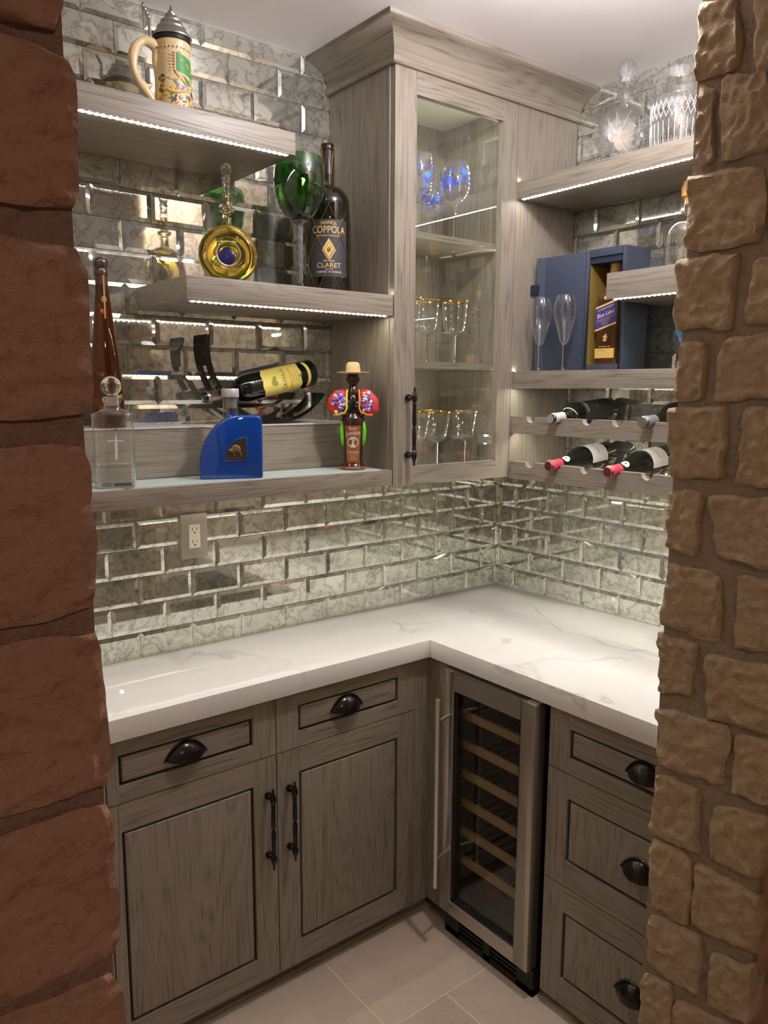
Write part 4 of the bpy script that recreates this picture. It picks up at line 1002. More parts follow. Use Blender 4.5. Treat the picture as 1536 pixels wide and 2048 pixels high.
band(mb, 0, 6, y0, y1); band(mb, 6, 13, y0, -hy); band(mb, 6, 13, hy, y1); band(mb, 13, n, y0, y1)
part('arc_band', mb.add(vs, fs), BLACKGL, t, world=False, angle=40)
t = thing('wine_bottle', 'wine bottle with yellow label resting tilted neck-down in the arc holder', 'wine bottle', (-0.892, -0.087, 0.778), (0, radians(-102), 0))
cp_ = bordeaux(0.0385, 0.348, 0.0142, 0.60)
crf = prof_r(cp_)
part('glass', MB().lathe(cp_, 40), DARKG, t, world=False, angle=50)
part('capsule', MB().lathe(capsule(0, 0.285, 0.348, crf, 0.0007), 28), ROSEC, t, 'greyish foil capsule', world=False)
TH = 0.0-pi/2+radians(0)
# local frame: the viewer's side is local -y
fn = wrap(0.0385, 0.0, -pi/2+0.12, off=0.0005)
lb = part('label', patch(fn, -0.046, 0.046, 0.056, 0.172, 16, 16, edge=lambda x, y: (x, y+(0.010*(1-(abs(x)/0.044)**2) if y > 0.162 else 0)+0.0015*sin(x*900)*(1 if y > 0.162 or y < 0.060 else 0))), YELLOW, t, 'yellow paper label', world=False)
part('label_band', patch(fn, -0.040, 0.040, 0.030, 0.040, 14, 2, edge=lambda x, y: (x, y-0.006*(1-(abs(x)/0.040)**2))), YELLOW, t, 'narrow yellow band', world=False)
fz = lambda zc: wrap(0.0385, zc, -pi/2+0.12, off=0.0011)
lettering('CAYMUS', 0.0175, fz(0.112), simple('olive_print', (0.16, 0.15, 0.03), 0.6), lb, 0.95)
lettering('Cabernet Sauvignon', 0.009, fz(0.092), simple('orange_print', (0.65, 0.18, 0.03), 0.6), lb, 0.9, rot=0.06)
for q, zc in enumerate((0.083, 0.075, 0.068)): lettering(['NAPA VALLEY', 'TABLE WINE', 'ESTATE BOTTLED'][q], 0.0042, fz(zc), simple('olive_fine_print', (0.35, 0.30, 0.08), 0.6), lb)
mb = MB(); dabs(mb, fz(0.144), [(-0.004, 0.004, 0.009, 0.008, 0.3, 0), (0.006, 0.0, 0.008, 0.006, -0.4, 0), (-0.008, -0.004, 0.007, 0.005, 0.1, 0)]+[(0.0, -0.083, 0.0045, 0.0045, 0.8, 0)]); part('vine_leaf_print', mb, simple('leaf_green', (0.30, 0.33, 0.06), 0.6), lb, world=False)

# ---- figure-shaped rum bottle with a straw hat
t = thing('figure_bottle', 'rum liqueur bottle shaped like a shirted figure wearing a straw hat', 'bottle', (-0.858, -0.250, 0.508), radians(-36))
fb_ = [(0.0, 0.001), (0.034, 0.0), (0.036, 0.004), (0.035, 0.010), (0.029, 0.016), (0.0265, 0.024), (0.0265, 0.034), (0.0285, 0.085), (0.031, 0.128), (0.033, 0.140), (0.030, 0.147), (0.020, 0.158), (0.0145, 0.172), (0.0145, 0.190), (0.0165, 0.205), (0.015, 0.216), (0.0, 0.218)]
frf = prof_r(fb_)
part('body', MB().lathe(fb_, 32), DKBROWN, t, 'dark glazed bottle body', world=False, angle=60)
fn = lambda x, y: (lambda R: (R*cos(-pi/2+x/R), R*sin(-pi/2+x/R), y))(frf(y)+0.0006)
lb = part('label', patch(fn, -0.024, 0.024, 0.022, 0.124, 14, 10, edge=lambda x, y: (x*(0.78+0.22*(y-0.022)/0.10), y)), COPPER, t, 'copper coloured label', world=False)
fq = lambda zc, e=0.0012: (lambda x, y: (lambda R: (R*cos(-pi/2+x/R), R*sin(-pi/2+x/R), zc+y))(frf(zc+y)+e))
lettering('Rum', 0.012, fq(0.116), WHITEP, lb, 1.0, rot=0.1); lettering('Jumbie', 0.0165, fq(0.103), WHITEP, lb, 1.0, rot=0.08); lettering('Liqueur', 0.0110, fq(0.051), WHITEP, lb, 1.0, rot=-0.05)
for q, zc in enumerate((0.042, 0.037, 0.032)): lettering(['COCONUT', 'SPLASH', 'CARIBBEAN'][q], 0.0042, fq(zc), GOLDP, lb)
mb = MB(); dabs(mb, fq(0.078, 0.0011), [(0, 0, 0.0165, 0.0155, 0, 0)]); dd = part('label_oval', mb, simple('pale_oval', (0.62, 0.60, 0.45), 0.6), lb, 'pale oval scene', world=False)
mb = MB(); dabs(mb, fq(0.078, 0.0016), [(pr_.uniform(-0.011, 0.011), pr_.uniform(-0.009, 0.008), 0.0018, 0.001, pr_.uniform(0, 3), 0) for _ in range(16)]); part('scene_print', mb, C_BRN, dd, world=False)
bl = MB(); 
bl.add([fn(x, y) for x, y in ((0, 0),)], []) 
lettering('The Caribbean Spirit', 0.0062, fq(0.0075, 0.0006), GOLDP, t, 0.85)
part('base_band', MB().lathe([(0.0362, 0.0035), (0.0358, 0.0105)], 32, close=False), simple('rust_band', (0.30, 0.07, 0.02), 0.4), t, world=False)
# torso, shirt halves, sash pieces, head, hat
tor = MB(); tor.ball((0, 0, 0.172), 0.050, 0.026, 0.030, 24, 14); tor.ball((0.0, -0.003, 0.185), 0.017, 0.022, 0.032, 18, 12)
part('torso', tor, simple('black_glaze', (0.008, 0.007, 0.007), 0.1, coat=0.5), t, world=False, angle=80)
for s_ in (-1, 1):
    sh = MB()
    pth = [(s_*0.020, 0.0, 0.214), (s_*0.036, 0.0, 0.205), (s_*0.050, 0, 0.188), (s_*0.053, 0, 0.168), (s_*0.046, 0, 0.157)]
    sh.tube(pth, [0.014, 0.021, 0.022, 0.0195, 0.012], 16); sh.ball((s_*0.036, 0, 0.178), 0.022, 0.024, 0.028, 16, 10)
    sv = part('sleeve', sh, C_RED, t, 'red shirt half with violet and white blotches', world=False, angle=90)
    db = MB(); 
    for k in range(60):
        px = s_*pr_.uniform(0.018, 0.058); pz = pr_.uniform(0.160, 0.222); dx = (px-s_*0.038)/0.024; dz_ = (pz-0.186)/0.034
        if dx*dx+dz_*dz_ > 0.85: continue
        py = -0.0245*sqrt(max(0.05, 1-0.75*(dx*dx+dz_*dz_)))-0.0012
        db.ball((px, py, pz), pr_.uniform(0.003, 0.0065), 0.0018, pr_.uniform(0.002, 0.006), 8, 5); n0 = len(db.f)
        for q in range(len(db.mi)-40, len(db.mi)): db.mi[q] = pr_.choice([0, 0, 1]) if q == len(db.mi)-40 else db.mi[len(db.mi)-40]
    part('shirt_blotches', db, [C_PUR, C_WHT], sv, world=False, angle=90)
    tr_ = MB().tube([(s_*0.0165, -0.012, 0.222), (s_*0.018, -0.022, 0.198), (s_*0.017, -0.026, 0.172), (s_*0.022, -0.026, 0.160), (s_*0.040, -0.020, 0.153), (s_*0.054, -0.010, 0.153)], 0.0028, 8)
    part('shirt_trim', tr_, C_YEL if s_ < 0 else C_ORANGE, sv, 'yellow trim', world=False, angle=90)
    sa = MB().tube([(s_*0.029, -0.008, 0.136), (s_*0.031, -0.010, 0.11), (s_*0.0295, -0.010, 0.085), (s_*0.028, -0.009, 0.068)], [0.004, 0.0065, 0.006, 0.0045], 10)
    part('sash', sa, C_LIME, t, 'lime green side strip', world=False, angle=90)
hd = MB(); hd.ball((0, 0, 0.252), 0.0165, 0.0175, 0.0225, 22, 16); hd.tube([(0, 0, 0.205), (0, 0, 0.245)], [0.0125, 0.0115], 16)
hd.ball((0, -0.0168, 0.250), 0.0032, 0.0035, 0.0055, 10, 8); hd.ball((0, -0.0155, 0.2405), 0.0065, 0.003, 0.0022, 10, 6); hd.ball((0, -0.0150, 0.2375), 0.006, 0.003, 0.0018, 10, 6)
for s_ in (-1, 1): hd.ball((s_*0.0165, 0, 0.250), 0.0025, 0.004, 0.006, 8, 6); hd.ball((s_*0.0062, -0.0150, 0.2560), 0.0034, 0.002, 0.0018, 8, 6)
hd.ball((0, -0.013, 0.2625), 0.012, 0.004, 0.0028, 12, 6)
part('head', hd, DKBROWN, t, 'dark glazed head with moulded face', world=False, angle=90)
ht = [(0.0155, 0.2665), (0.034, 0.2650), (0.045, 0.2690), (0.0445, 0.2705), (0.033, 0.2675), (0.0205, 0.2695), (0.0195, 0.280), (0.0175, 0.293), (0.012, 0.2975), (0.0, 0.298)]
part('straw_hat', MB().lathe(ht, 40, mod=lambda a, z: 1+0.03*cos(2*a)), STRAW, t, 'straw hat with a wide brim', world=False, angle=60)

# ------------------------------------------------------------------ glasses in the cabinet
def stem_glass(name, label, loc, prof, rim, group, fol=None, flutes=0, foot_r=0.033, stem_h=0.08, scale=1.0, rimh=0.004, cat='glass'):
    t = thing(name, label, cat, loc, group=group)
    part('foot', MB().lathe([(foot_r, 0.0), (foot_r, 0.0015), (foot_r*0.4, 0.004), (0.0055, 0.009)], 32), STEM, t, world=False)
    sm = MB().lathe([(0.0055, 0.0085), (0.0042, 0.02), (0.0040, stem_h*0.6), (0.0050, stem_h-0.004), (0.009, stem_h)], 10, close=False)
    part('stem', sm, GLASS, t, world=False, angle=25)
    md = (lambda a, z: 1+0.018*abs(cos(flutes*a/2))) if flutes else None
    part('bowl', MB().lathe(prof, 48, mod=md, close=False), STEM, t, world=False, angle=60 if not flutes else 40)
    if rim:
        r, z = prof[-1]; part('gold_rim', MB().lathe([(r+0.0008, z-rimh), (r+0.001, z), (r-0.001, z+0.0006), (r-0.001, z-rimh)], 48, mod=md, close=False), GOLD, t, 'gold painted rim', world=False)
    if fol:
        rf = prof_r(prof); fn = lambda x, y: (lambda R: (R*cos(-pi/2+x/R), R*sin(-pi/2+x/R), y))(rf(y)+0.0006)
        rr = random.Random(fol); mb = MB(); it = []; z0, z1 = prof[3][1], prof[-2][1]
        for k in range(7):
            xc = -0.14+0.045*k; zc = z0+(z1-z0)*rr.uniform(0.35, 0.7)
            for q in range(5): a = 2*pi*q/5+k; it.append((xc+0.0055*cos(a), zc+0.0055*sin(a), 0.0060, 0.0045, a, k % 2))
            for q in range(9):
                a = rr.uniform(0, 6.28); d = rr.uniform(0.014, 0.030); yy = min(max(zc+d*sin(a), z0), z1)
                it.append((xc+d*cos(a)*0.9, yy, 0.0075, 0.0022, a+0.5, 0))
        dabs(mb, fn, it); part('painted_flowers', mb, [BLUEP, BLUEL], t, 'cobalt blue painted flowers', world=False)
    return t
bal = [(0.0, 0.100), (0.012, 0.102), (0.027, 0.112), (0.039, 0.130), (0.0455, 0.152), (0.0465, 0.172), (0.0440, 0.195), (0.0385, 0.217), (0.0375, 0.222)]
bal2 = [(0.0, 0.090), (0.010, 0.092), (0.022, 0.100), (0.031, 0.114), (0.036, 0.134), (0.0355, 0.155), (0.032, 0.178), (0.031, 0.182)]
stem_glass('painted_wine_glass', 'large balloon glass with blue flowers, frontmost on the top cabinet shelf', (-0.470, -0.235, 1.1725), bal, False, 'blue flowered glasses in the cabinet', 3, 0, 0.037, 0.102)
stem_glass('painted_wine_glass', 'smaller blue flowered glass standing behind the frontmost balloon glass', (-0.452, -0.105, 1.1725), bal2, False, 'blue flowered glasses in the cabinet', 9, 0, 0.033, 0.092)
tall = [(0.0, 0.105), (0.016, 0.107), (0.033, 0.116), (0.041, 0.135), (0.0445, 0.16), (0.0455, 0.20), (0.043, 0.235), (0.042, 0.238)]
stem_glass('painted_wine_glass', 'tall blue flowered goblet at the left edge of the cabinet glass', (-0.575, -0.190, 1.1725), tall, False, 'blue flowered glasses in the cabinet', 6, 0, 0.036, 0.107)
gob = [(0.0, 0.082), (0.012, 0.083), (0.024, 0.089), (0.0305, 0.100), (0.0335, 0.116), (0.0365, 0.145), (0.0395, 0.186)]
gmid = 'gold rimmed goblets on the middle cabinet shelf'; glow = 'gold rimmed goblets on the cabinet floor'
stem_glass('gold_rim_goblet', 'gold rimmed goblet nearest the hinge side on the middle cabinet shelf', (-0.462, -0.235, 0.8125), gob, True, gmid, None, 12, 0.032, 0.084)
stem_glass('gold_rim_goblet', 'gold rimmed goblet second from the hinge side on the middle cabinet shelf', (-0.546, -0.200, 0.8125), gob, True, gmid, None, 12, 0.032, 0.084)
stem_glass('gold_rim_goblet', 'gold rimmed goblet nearest the handle side on the middle cabinet shelf', (-0.632, -0.215, 0.8125), gob, True, gmid, None, 12, 0.032, 0.084)
gob2 = [(0.0, 0.098), (0.012, 0.099), (0.024, 0.105), (0.029, 0.114), (0.033, 0.135), (0.0385, 0.165), (0.0415, 0.192)]
stem_glass('gold_rim_goblet', 'gold rimmed goblet standing alone on the right of the cabinet floor', (-0.402, -0.225, 0.4735), gob2, True, glow, None, 12, 0.033, 0.10)
stem_glass('gold_rim_goblet', 'gold rimmed goblet second from the right on the cabinet floor', (-0.520, -0.225, 0.4735), gob2, True, glow, None, 12, 0.033, 0.10)
stem_glass('gold_rim_goblet', 'gold rimmed goblet beside the door handle on the cabinet floor', (-0.612, -0.235, 0.4735), gob2, True, glow, None, 12, 0.033, 0.10)
stem_glass('gold_rim_goblet', 'gold rimmed goblet at the back of the cabinet floor', (-0.450, -0.105, 0.4735), gob2, True, glow, None, 12, 0.033, 0.10)

# ------------------------------------------------------------------ right hand shelves
t = thing('crystal_decanter', 'round cut crystal decanter with oval stopper on the top right shelf', 'decanter', (-0.165, -0.605, 1.358), radians(-44))
mb = MB(); cz = 0.085; mb.T = Matrix.Translation((0, 0, cz)) @ Matrix.Rotation(pi/2, 4, 'X')
dp = [(0.0, -0.027), (0.045, -0.026), (0.062, -0.022), (0.074, -0.014), (0.081, -0.004), (0.081, 0.004), (0.074, 0.014), (0.062, 0.022), (0.045, 0.026), (0.0, 0.027)]
mb.lathe(dp, 48); part('body', mb, CRYSTAL, t, 'flat round cut body', world=False, angle=30)
part('foot', MB().lathe([(0.0, 0.0), (0.030, 0.0), (0.032, 0.006), (0.022, 0.014), (0.0, 0.016)], 24, mod=lambda a, z: 1+0.5*abs(cos(a))), GLASS, t, world=False)
cr_ = random.Random(12); mb = MB()
CUT = simple('frosted_cut', (0.52, 0.52, 0.54), 0.35)
def dpt(x, z, s_=-1):
    r = sqrt(x*x+z*z); th = 0.027-0.027*(r/0.081)**2.6; return (x, s_*(th+0.0006), cz+z)
for k in range(22):
    a = cr_.uniform(0, 6.28); r1 = cr_.uniform(0.018, 0.050); r2 = cr_.uniform(0.060, 0.077); da = cr_.choice((-1, 1))*cr_.uniform(0.25, 1.1)
    p0 = (r1*cos(a), r1*sin(a)); p1 = (r2*cos(a+da), r2*sin(a+da)); L = 6
    mb.tube([dpt(p0[0]+(p1[0]-p0[0])*i/L, p0[1]+(p1[1]-p0[1])*i/L) for i in range(L+1)], [0.0003]+[0.0010]*(L-1)+[0.0003], 5)
for k in range(9):
    x = -0.066+k*0.008; mb.tube([dpt(-0.060+0.0, -0.055+0.002*k), dpt(0.0, -0.018+0.001*k), dpt(0.062, 0.030+0.0015*k)][0:3], 0.0009, 5) if k in (0, 4) else None
part('cut_lines', mb, CUT, t, 'frosted cut lines', world=False, angle=80)
part('neck', MB().lathe([(0.020, 0.160), (0.0175, 0.170), (0.0180, 0.188), (0.026, 0.199), (0.0285, 0.205), (0.0270, 0.209), (0.0150, 0.208)], 32, mod=lambda a, z: 1+0.03*cos(10*a), close=False), CRYSTAL, t, world=False, angle=25)
stp = MB(); stp.lathe([(0.0, 0.180), (0.012, 0.182), (0.013, 0.207), (0.016, 0.213), (0.024, 0.226), (0.0285, 0.246), (0.0275, 0.266), (0.020, 0.281), (0.009, 0.288), (0.0, 0.289)], 14, mod=lambda a, z: 1)
stp.v = [(x, y*0.55, z) for x, y, z in stp.v]
part('stopper', stp, CRYSTAL, t, 'oval cut stopper', world=False, angle=10)
mb = MB()
for k in range(10):
    a = k*0.63; mb.tube([(0.003*cos(a), -0.0150, 0.240+0.003*sin(a)), (0.022*cos(a), -0.0090, 0.247+0.030*sin(a))], 0.0008, 4)
part('stopper_cuts', mb, CUT, t, world=False)

t = thing('crystal_jar', 'cut crystal jar with notched collar next to the decanter, partly behind stone', 'jar', (-0.165, -0.775, 1.358))
jp = [(0.0, 0.0), (0.060, 0.0), (0.066, 0.004), (0.070, 0.03), (0.0735, 0.10), (0.0725, 0.122), (0.066, 0.136), (0.058, 0.142), (0.062, 0.152), (0.068, 0.166), (0.0695, 0.176), (0.068, 0.196)]
part('body', MB().lathe(jp, 72, mod=lambda a, z: 1+(0.028*abs(cos(15*a)) if z < 0.075 else 0.0), close=False), CRYSTAL, t, world=False, angle=18)
mb = MB(); rj = prof_r(jp)
for k in range(30):
    a = 2*pi*k/30
    for (z0_, z1_, da) in ((0.078, 0.118, 0.105), (0.078, 0.118, -0.105), (0.098, 0.124, 0.07)):
        mb.tube([((rj(z)+0.0012)*cos(a+da*u), (rj(z)+0.0012)*sin(a+da*u), z) for u, z in ((-1, z0_), (0, (z0_+z1_)/2), (1, z1_))], 0.0011, 4)
    mb.tube([((rj(z)+0.0015)*cos(a), (rj(z)+0.0015)*sin(a), z) for z in (0.006, 0.035, 0.070)], 0.0013, 4)
o = part('diamond_cuts', mb, CUT, t, 'diamond and ribbed cut pattern', world=False)
mb = MB()
for k in range(34):
    a = 2*pi*k/34; mb.box(-0.0022, 0.0022, -0.004, 0.004, 0.178, 0.199); 
    for q in range(len(mb.v)-8, len(mb.v)):
        x, y, z = mb.v[q]; X = 0.068+x; mb.v[q] = (X*cos(a)-y*sin(a), X*sin(a)+y*cos(a), z)
part('notched_collar', mb, CRYSTAL, t, 'notched rim', world=False)

# whisky gift box, open
t = thing('whisky_gift_box', 'open navy blue gift box with printed lid on the long right shelf', 'gift box', (-0.13, -0.58, 0.7893))
bx0, bx1, by0, by1, bz0, bz1 = -0.192, -0.075, -0.6505, -0.512, 0.7893, 1.139
wy0, wy1, wz0, wz1 = -0.638, -0.525, 0.808, 1.118
mb = MB(); mb.box(bx0, bx0+0.004, by0, wy0, bz0, bz1).box(bx0, bx0+0.004, wy1, by1, bz0, bz1).box(bx0, bx0+0.004, wy0, wy1, bz0, wz0).box(bx0, bx0+0.004, wy0, wy1, wz1, bz1)
mb.box(bx0+0.004, bx1, by0, by0+0.003, bz0, bz1).box(bx0+0.004, bx1, by1-0.003, by1, bz0, bz1).box(bx0+0.004, bx1, by0+0.003, by1-0.003, bz0, bz0+0.003).box(bx0+0.004, bx1, by0+0.003, by1-0.003, bz1-0.003, bz1).box(bx1-0.003, bx1, by0, by1, bz0, bz1)
part('tray', mb, NAVY, t, bevel=0.0006)
mb = MB(); mb.box(bx1-0.006, bx1-0.0035, wy0, wy1, wz0, wz1-0.02).box(bx0+0.005, bx1-0.006, wy0-0.002, wy0, wz0, wz1-0.02).box(bx0+0.005, bx1-0.006, wy1, wy1+0.002, wz0, wz1-0.02).box(bx0+0.005, bx1-0.006, wy0, wy1, wz0-0.002, wz0)
part('lining', mb, GOLDCARD, t, 'gold foil lining')
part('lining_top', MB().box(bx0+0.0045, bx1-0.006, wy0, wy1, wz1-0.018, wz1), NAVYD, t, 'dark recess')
lid = part('lid', MB().box(bx0, bx0+0.007, by1+0.0015, by1+0.155, bz0, bz1-0.0005), NAVY, t, bevel=0.0008)
mb = MB(); mb.add([(bx0, by1+0.1555, bz0), (bx0+0.004, by1+0.1555, bz0), (bx0-0.006+0.0, by1+0.183, bz0), (bx0-0.010, by1+0.183, bz0), (bx0, by1+0.1555, bz1), (bx0+0.004, by1+0.1555, bz1), (bx0-0.006, by1+0.183, bz1), (bx0-0.010, by1+0.183, bz1)],
    [(0, 3, 2, 1), (4, 5, 6, 7), (0, 1, 5, 4), (1, 2, 6, 5), (2, 3, 7, 6), (3, 0, 4, 7)])
fp = part('lid_flap', mb, NAVY, lid)
part('ribbon_tab', MB().box(-0.210, -0.200, by1+0.172, by1+0.198, 1.030, 1.058), NAVYD, t, 'dark ribbon tab')
LX = bx0-0.0004; lx = lambda yc, zc: (lambda x, y: (LX, yc-x, zc+y))
lines = ['EVERY BOTTLE SHARES ONE STORY', 'A RARE BLEND OF CASKS', 'DRAWN FROM THE FOUR CORNERS', 'AND LEFT TO REST FOR YEARS', 'UNTIL THE MOMENT IT IS READY', 'TO BE POURED AND SHARED']
for i in range(18):
    zc = 1.062-0.0085*i-(0.020 if i > 6 else 0)-(0.014 if i > 12 else 0)
    lettering(lines[i % 6][:(30 if i < 7 else 16)], 0.0042, lx(by1+(0.066 if i < 7 else 0.078), zc), WHITEP, lid)
t = thing('whisky_bottle', 'square amber whisky bottle with slanted blue label inside the navy gift box', 'bottle', (-0.135, -0.578, 0.8085))
def sq(hw, k=5): return lambda a, z: 1/max((abs(cos(a))**k+abs(sin(a))**k), 1e-6)**(1/k)
wp_ = [(0.0, 0.0), (0.038, 0.0), (0.040, 0.003), (0.040, 0.185)]+[(0.013+0.027*cos(a), 0.185+0.045*sin(a)) for a in [pi/2*i/6 for i in range(1, 7)]]+[(0.0135, 0.245), (0.0, 0.246)]
part('glass', MB().lathe(wp_, 48, mod=lambda a, z: (1/max((abs(cos(a))**6+abs(sin(a))**6), 1e-6)**(1/6)) if z < 0.2 else 1), simple('dark_whisky', (0.09, 0.030, 0.008), 0.05, trans=0.25, coat=0.5), t, world=False, angle=50)
part('cap', MB().lathe([(0.0135, 0.236), (0.0175, 0.238), (0.0185, 0.262), (0.0175, 0.264), (0.0185, 0.267), (0.0165, 0.292), (0.0, 0.294)], 28), simple('gold_cap', (0.72, 0.52, 0.22), 0.4, 0.3), t, 'gold cap', world=False)
FX = -0.0408; face = lambda yc, zc, r=0.0, e=0.0: (lambda x, y: (FX-e, yc-x*cos(r)+y*sin(r)*0, zc+y+x*math.tan(r)))
sl_ = radians(15)
def slab(z0, z1, e, m, nm, lab, par):
    mb = MB(); f = face(0, 0, sl_, e); mb.add([f(-0.0385, z0), f(0.0385, z0), f(0.0385, z1), f(-0.0385, z1)], [(0, 1, 2, 3)]); return part(nm, mb, m, par, lab, world=False)
lb = slab(0.106, 0.176, 0.0, GOLDP, 'label_border', 'gold label border', t)
l2 = slab(0.111, 0.171, 0.0004, simple('royal_blue_label', (0.045, 0.035, 0.16), 0.5), 'label', 'royal blue slanted label', t)
lettering('JOHNNIE WALKER', 0.0075, face(0, 0.163, sl_, 0.0008), GOLDP, l2, 0.95); lettering('Blue Label', 0.0175, face(0, 0.146, sl_, 0.0008), WHITEP, l2, 0.85)
lettering('BLENDED SCOTCH WHISKY', 0.0052, face(0, 0.133, sl_, 0.0008), GOLDP, l2)
for q, zc in enumerate((0.127, 0.121, 0.116)): lettering(['OUR RAREST WHISKIES', 'CASK SELECTION', 'SCOTLAND'][q], 0.0036, face(0, zc, sl_, 0.0008), GOLDP, l2)
lw_ = MB(); f = face(0, 0, 0, 0.0004); lw_.add([f(-0.034, 0.018), f(0.034, 0.018), f(0.034, 0.046), f(-0.034, 0.046)], [(0, 1, 2, 3)])
l3 = part('lower_label', lw_, simple('gold_paper', (0.62, 0.42, 0.12), 0.5), t, 'gold strip label', world=False)
lettering('ESTABLISHED 1820', 0.0050, face(0, 0.051, 0, 0.0006), GOLDP, t); lettering('WALKER & SONS', 0.0036, face(0.012, 0.040, 0, 0.0009), C_BRN, l3)
mb = MB(); f = face(0, 0, 0, 0.0006)
dabs(mb, f, [(0.0, 0.077, 0.004, 0.006, 0.2, 0), (0.003, 0.085, 0.003, 0.003, 0, 0), (-0.004, 0.081, 0.004, 0.002, 0.5, 0), (0.006, 0.079, 0.004, 0.002, -0.4, 0), (0.002, 0.069, 0.006, 0.002, 0.5, 0), (-0.004, 0.070, 0.005, 0.002, -0.7, 0), (0.001, 0.192, 0.010, 0.006, 0, 0)])
part('gold_emblem', mb, GOLDP, t, world=False)
# flutes
flp = [(0.0, 0.078), (0.006, 0.079), (0.0125, 0.086), (0.0165, 0.098), (0.0215, 0.118), (0.0280, 0.140), (0.0335, 0.160), (0.0355, 0.176), (0.0345, 0.192), (0.0300, 0.210), (0.0262, 0.222)]
for (x, y, lab) in ((-0.242, -0.386, 'etched tulip champagne flute nearest the cabinet on the long right shelf'), (-0.244, -0.483, 'etched tulip champagne flute farther from the cabinet, before the box lid')):
    t = stem_glass('champagne_flute', lab, (x, y, 0.7892), flp, False, 'champagne flutes on the long right shelf', None, 0, 0.034, 0.080, cat='flute')
# glass bottle with an orange stopper on the short shelf
t = thing('domed_bottle', 'clear dome shouldered glass bottle with orange stopper, half behind the stone jamb', 'bottle', (-0.150, -0.812, 1.0525))
part('glass', MB().lathe([(0.058, 0.0), (0.060, 0.004), (0.060, 0.085)]+[(0.016+0.044*cos(a), 0.085+0.060*sin(a)) for a in [pi/2*i/8 for i in range(1, 9)]]+[(0.016, 0.185), (0.020, 0.188)], 40, close=False), CRYSTAL, t, world=False, angle=50)
part('base', MB().lathe([(0.0, 0.0005), (0.056, 0.0005), (0.058, 0.010), (0.0, 0.013)], 36), GLASS, t, world=False)
part('stopper', MB().lathe([(0.0, 0.170), (0.014, 0.172), (0.015, 0.190), (0.022, 0.192), (0.024, 0.212), (0.018, 0.232), (0.0, 0.236)], 20), simple('orange_stopper', (0.70, 0.33, 0.08), 0.4), t, 'orange stopper', world=False)
t = thing('blue_banded_glass', 'clear stemmed glass with a bright blue painted patch, half behind the stone jamb', 'glass', (-0.215, -0.880, 0.7892))
part('foot', MB().lathe([(0.034, 0), (0.034, 0.0015), (0.012, 0.005), (0.0055, 0.01)], 28), STEM, t, world=False)
part('stem', MB().lathe([(0.0055, 0.0095), (0.004, 0.03), (0.0055, 0.055)], 12, close=False), STEM, t, world=False)
bp_ = [(0.0, 0.055), (0.015, 0.058), (0.032, 0.072), (0.040, 0.095), (0.040, 0.125), (0.036, 0.150)]; br = prof_r(bp_)
bw = part('bowl', MB().lathe(bp_, 36, close=False), STEM, t, world=False, angle=60)
mb = MB(); dabs(mb, lambda x, y: (lambda R: (R*cos(pi*0.80+x/R), R*sin(pi*0.80+x/R), y))(br(y)+0.0008), [(0.004, 0.085, 0.018, 0.022, 0.2, 0)]); part('blue_patch', mb, simple('sky_blue_enamel', (0.02, 0.27, 0.62), 0.3), bw, 'bright blue patch', world=False)

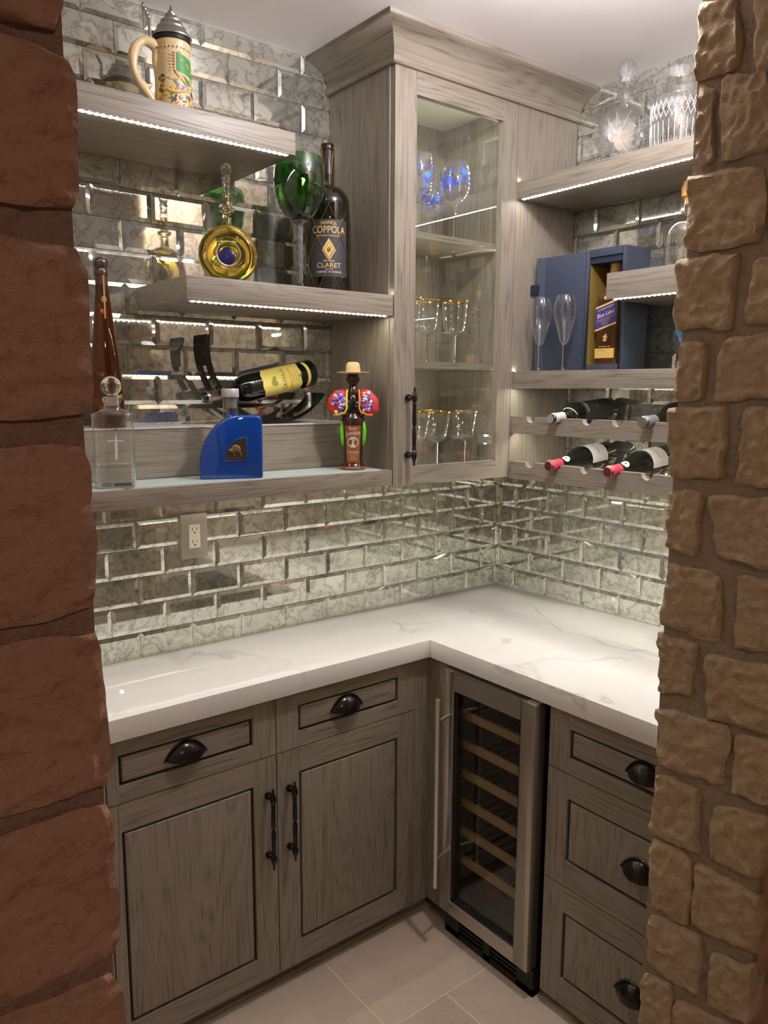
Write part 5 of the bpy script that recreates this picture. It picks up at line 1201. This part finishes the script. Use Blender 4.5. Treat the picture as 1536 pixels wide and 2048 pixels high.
# wine bottles in the racks
def racked(label, y, zfront, prof, capm, endm, paper=None, words=None, badge=False, zt=0.0, rz=0.0, capl=0.055):
    # lies along x: mouth at the room side (-x), base towards the wall
    H = prof[-1][1]
    t = thing('wine_bottle', label, 'wine bottle', (-0.030, y, zfront), (0, -pi/2+radians(zt), rz), group='wine bottles lying in the wall racks')
    rf = prof_r(prof)
    part('glass', MB().lathe(prof, 40), DARKG, t, world=False, angle=50)
    c = part('capsule', MB().lathe(capsule(0, H-capl, H, rf, 0.0008), 28), capm, t, 'foil capsule', world=False)
    part('capsule_end', MB().lathe([(0.0, H+0.0010), (0.0125, H+0.0010), (0.0128, H+0.0018), (0.0, H+0.0020)], 24), endm, c, world=False)
    # local +x is up, local -y/+y are the sides; text facing the viewer's upper side
    if paper:
        z0, z1, m, a0 = paper; r = prof[3][0]
        lb = part('label', patch(wrap(r, 0, a0, 0.0006), -0.052, 0.052, z0, z1, 16, 2), m, t, world=False)
        if words:
            for (s_, size, z, mm) in words: lettering(s_, size, wrap(r, z, a0, 0.0012), mm, lb)
    if badge:
        mb = MB(); rb_ = lambda x, y: (lambda R: (R*cos(-0.55+x/R), R*sin(-0.55+x/R), y))(rf(y)+0.0010)
        dabs(mb, rb_, [(0, 0.215, 0.013, 0.012, 0, 0)]); bd = part('neck_badge', mb, PAPER, t, 'round white shoulder badge', world=False)
        mb = MB(); rb2 = lambda x, y: (lambda R: (R*cos(-0.55+x/R), R*sin(-0.55+x/R), y))(rf(y)+0.0016)
        dabs(mb, rb2, [(0, 0.215, 0.003, 0.004, 0, 0)]); part('badge_mark', mb, BLACK, bd, world=False)
    return t
B1 = bordeaux(0.0372, 0.285, 0.0142, 0.63); B2 = burgundy(0.040, 0.288)
racked('black labelled wine bottle with silver capsule in the upper rack', -0.500, 0.672, B1, SILVERC, simple('silver_end', (0.45, 0.44, 0.46), 0.4, 0.4), (0.03, 0.165, BLACKLAB, -0.75), [('RESERVE', 0.012, 0.150, WHITEP), ('R', 0.05, 0.095, simple('grey_monogram', (0.10, 0.10, 0.11), 0.5))], zt=-5.0)
racked('wine bottle with dark grey capsule in the upper rack beside the stone jamb', -0.814, 0.672, B2, GREYC, simple('olive_cork_end', (0.16, 0.13, 0.06), 0.5), zt=-5.0)
racked('red capped wine bottle with white label, nearer the cabinet in the lower rack', -0.500, 0.531, B2, REDC, DKREDC, (0.05, 0.125, PAPER, -0.55), [('Vieilles Vignes', 0.009, 0.090, BLACK)], badge=True, zt=-5.0)
racked('red capped wine bottle in the lower rack beside the stone jamb', -0.711, 0.531, B2, REDC, DKREDC, (0.05, 0.125, PAPER, -0.55), [('Vieilles Vignes', 0.009, 0.090, BLACK)], badge=True, zt=-5.0)
# bottle lying in the cooler
t = thing('wine_bottle', 'red capped wine bottle lying on the floor of the wine cooler', 'wine bottle', (-0.322, -0.558, -0.763), (0, -pi/2, 0))
part('glass', MB().lathe(B1, 28), DARKG, t, world=False, angle=50); part('capsule', MB().lathe(capsule(0, 0.225, 0.285, prof_r(B1), 0.0008), 24), REDC, t, 'red capsule', world=False)

# ------------------------------------------------------------------ lift everything so the floor is at height 0
for o in list(bpy.data.objects):
    if o.parent is None and o.type != 'CAMERA': o.location.z += 0.914
